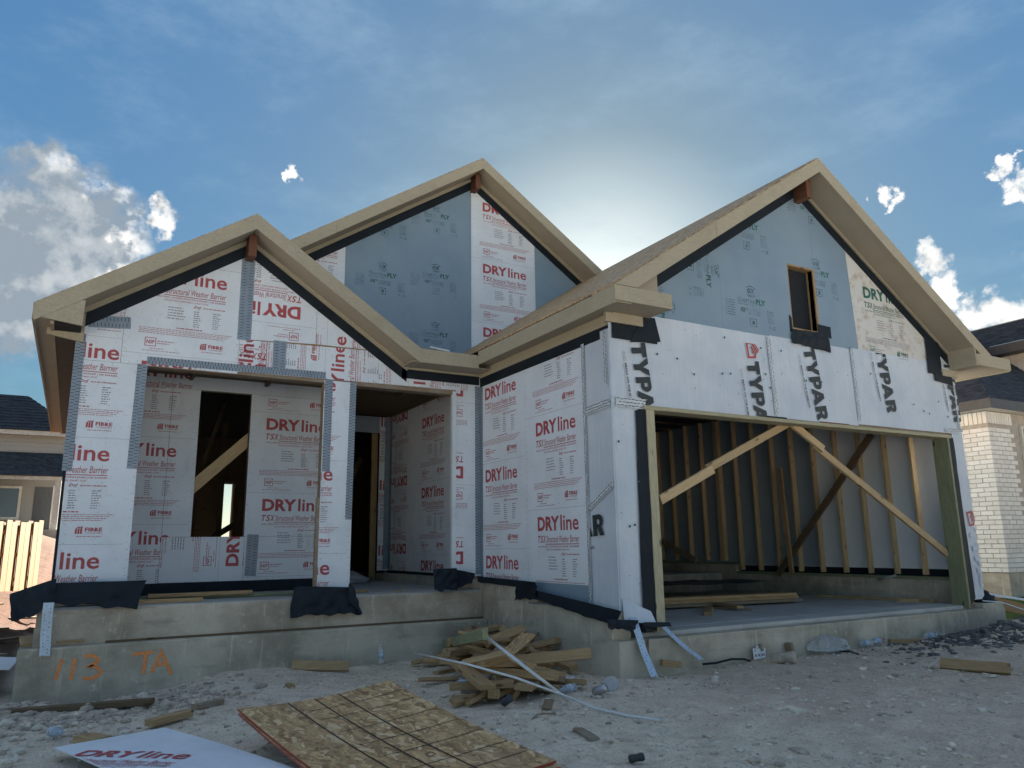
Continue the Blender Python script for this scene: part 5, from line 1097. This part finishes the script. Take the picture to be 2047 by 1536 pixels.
lumber((Vector((10.42,.1,.0)), Vector((11.7,-.55,-.34))), .04, .14, 'pine', 'brown plank slanting down from the right slab corner', name='plank', cat='plank')
tag(ribbon('white_strap', [Vector((10.16,.02,.12)), Vector((10.8,-.15,.02)), Vector((11.8,-.5,-.2))], .03, .004, 'pvc', None, (0,.3,1)), 'flat white strap running right from the black plastic bundle', 'strap'); tag(tube('string_line', [Vector((10.02,-.03,.04)), Vector((10.2,-.16,.02)), Vector((10.7,-.4,-.17)), Vector((11.4,-.7,-.32))], .008, 'pvc'), 'thin white cord running down from the slab corner', 'cord')
tag(tube('black_cable', [GP(1405,1328,.02), GP(1430,1326,.05), GP(1462,1318,.07), GP(1488,1318,.05), GP(1500,1322,.01)], .010, 'felt'), 'black cable looping out of the dirt by the paper tag', 'cable')
tag(tube('black_cable', [GP(1672,1302,.01), GP(1700,1303,.02), GP(1716,1308,.01)], .008, 'felt'), 'short black cable poking out under the clear plastic bag', 'cable')
tag(tube('bent_twig', [GP(1062,1440,.01), GP(1075,1428,.04), GP(1110,1426,.02)], .006, 'pine_old'), 'pale bent twig in front of the scrap heap', 'twig')
# boards on the porch slab and in the garage
def onf(u, v, z): return at(u, v, Z=z)
def fl(p, q, w, h, mat, label, **k): lumber((p, q), w, h, mat, label, **k)
fl(Vector((.72,3.05,.345)), Vector((1.75,3.10,.345)), .089, .038, 'pine', 'upper pine stud lying on the porch slab'); fl(Vector((.55,2.75,.31)), Vector((1.20,2.72,.31)), .089, .038, 'pine', 'lower pine stud at the porch slab edge beside the left post'); fl(Vector((.5,3.15,.312)), Vector((2.3,3.12,.312)), .089, .038, 'treated', 'long greenish treated plate on the porch slab', name='plank', cat='plank')
fl(Vector((2.8,3.1,.305)), Vector((3.05,3.05,.305)), .06, .03, 'pine', 'small pine stick on the porch slab beside the middle post'); fl(Vector((3.28,2.78,.30)), Vector((3.36,2.80,.30)), .03, .02, 'pine', 'tiny wood chip on the entry slab')
def gar(u0, v0, u1, v1, z, w, h, mat, label, roll=0): fl(onf(u0,v0,z), onf(u1,v1,z), w, h, mat, label, roll=roll, name='plank', cat='plank')
p, q = Vector((5.0,2.05,.02)), Vector((8.55,1.60,.02))
for k, (dy, z, lab) in enumerate(((0,.02,'lowest long plank of the stack on the garage floor'),(.02,.06,'middle long plank of the stack on the garage floor'),(-.01,.10,'top long plank of the stack on the garage floor'))): fl(p+Vector((.1*k,dy,z)), q+Vector((-.06*k,dy,z)), .235, .038, 'pine' if k else 'pine_old', lab, name='plank', cat='plank')
gar(1335,1192, 1480,1214, .05, .089, .03, 'pine', 'thin pine board lying near the left garage jamb'); gar(1345,1212, 1505,1218, .015, .05, .012, 'pine', 'narrow lath on the garage floor by the left jamb'); gar(1418,1216, 1415,1228, .02, .089, .045, 'pine', 'pine block on the garage floor near the opening'); gar(1340,1209, 1355,1211, .03, .06, .05, 'pine', 'pine stub on the garage floor beside the left jamb'); gar(1634,1192, 1870,1202, .02, .05, .04, 'pine', 'long pine strip along the foot of the garage curb'); gar(1793,1200, 1836,1201, .05, .06, .04, 'pine', 'pine stub lying on the long strip by the garage curb')
o = cloth('black_sheet', Vector((5.6,3.2,.16)), Vector((9.3,2.5,.22)), Vector((9.2,3.6,.20)), Vector((5.7,4.6,.22)), 20, 8, .06, 'dark_blue', None, 21, 1.5, nrm=(0,0,1)); tag(o, 'dark sheet of membrane lying on the garage floor behind the planks', 'membrane')
tag(tube('grey_pipe', [at(1757,1160,X=9.80), at(1790,1151,X=9.70)], .018, 'foam'), 'short grey pipe stub poking from the garage wall', 'pipe')
o = bag('plastic_bag', Vector((3.55,5.5,.30)), .32, .25, .14, 'foam', 'grey bag slumped on the floor inside the entry door', 11)
# rocks and side-yard debris
def rock(p, s, label, group, mat='stone_pale', k=0):
    V, F = ROCK[k % 5]; key = (k % 5, mat); me = _rk.get(key)
    if me is None:
        me = bpy.data.meshes.new('rock'); me.from_pydata(V.tolist(), [], F.tolist()); me.update(); me.materials.append(M[mat]); _rk[key] = me
    o = bpy.data.objects.new('rock', me); o.location = p; o.scale = (s, s*.9, s*.85); o.rotation_euler = (rd.uniform(-.3,.3), rd.uniform(-.3,.3), rd.uniform(0,6)); COL.objects.link(o); tag(o, label, 'rock', group)
_rk = {}
for i, (u, v, s) in enumerate([(12,1448,.055),(48,1452,.05),(75,1455,.045),(28,1478,.035),(110,1440,.03),(150,1447,.025),(215,1478,.02),(6,1500,.04),(38,1504,.045),(10,1528,.05),(150,1430,.03),(120,1455,.03),(60,1490,.028),(82,1478,.03),(180,1452,.025),(30,1515,.03),(240,1440,.022)]):
    rock(GP(u, v, s*.3), s, 'rough pale rock in the rubble at the lower left corner', 'rubble rocks', k=i)
for i, (u, v, s, lab) in enumerate([(285,1392,.055,'large pale rock against the footing right of the spray paint'),(560,1330,.035,'white rock at the foot of the porch foundation'),(515,1385,.028,'pale rock on the dust left of the strand board'),(540,1398,.02,'small pale rock just above the strand board'),(1265,1362,.03,'pale rock beside the garage corner'),(1030,1434,.035,'broken pale stone in front of the scrap heap'),(1075,1442,.03,'flat pale stone by the bent twig'),(1375,1386,.02,'white pebble on the driveway dirt'),(1510,1407,.025,'pale stone on the driveway dirt below the paper tag'),(1300,1488,.028,'pale stone at the lower middle of the driveway dirt'),(1540,1505,.025,'pale stone near the bottom edge of the driveway dirt'),(1745,1443,.03,'flat stone on the driveway dirt'),(1780,1355,.03,'pale stone left of the pale plank'),(1905,1490,.025,'pale stone at the lower right of the dirt'),(1950,1285,.05,'dark lump of rubble at the edge of the gravel')]):
    rock(GP(u, v, s*.25), s, lab, None, k=i)
for i in range(26):
    y = 3.0+i*.32; x = -.62-rd.uniform(0, .5+.05*i); z = float(gz(x, y))+.02; L_ = rd.uniform(.3, 1.0); an = rd.gauss(.3, .5); d = Vector((math.cos(an), math.sin(an), rd.uniform(-.05,.05)))*L_/2
    lumber((Vector((x,y,z))-d, Vector((x,y,z))+d), rd.choice((.09,.14)), .03, rd.choice(('pine_dark','pine_dark','pine_old')), 'dark scrap board strewn in the shaded side yard left of the house', 'side yard scrap boards', name='scrap_board')
o = mesh_obj('sheathing_scrap', [(0,0,0),(.7,0,0),(.75,.5,0),(.05,.55,0),(0,0,.01),(.7,0,.01),(.75,.5,.01),(.05,.55,.01)], BOXF, 'board', None, mw=Matrix.Translation(Vector((-1.08,2.75,-.16))) @ Matrix.Rotation(R(6), 4, 'Y') @ Matrix.Rotation(R(5), 4, 'X')); tag(o, 'white board scrap at the left edge beside the footing', 'board')
lumber((Vector((-.28,2.62,.05)), Vector((-.26,2.50,.0))), .10, .03, 'pine', 'wood wedge on the footing end under the felt flap')
lumber((at(112,1284,Y=2.43), at(170,1280,Y=2.43)), .03, .02, 'pine', 'thin pine stick lying on the footing ledge')
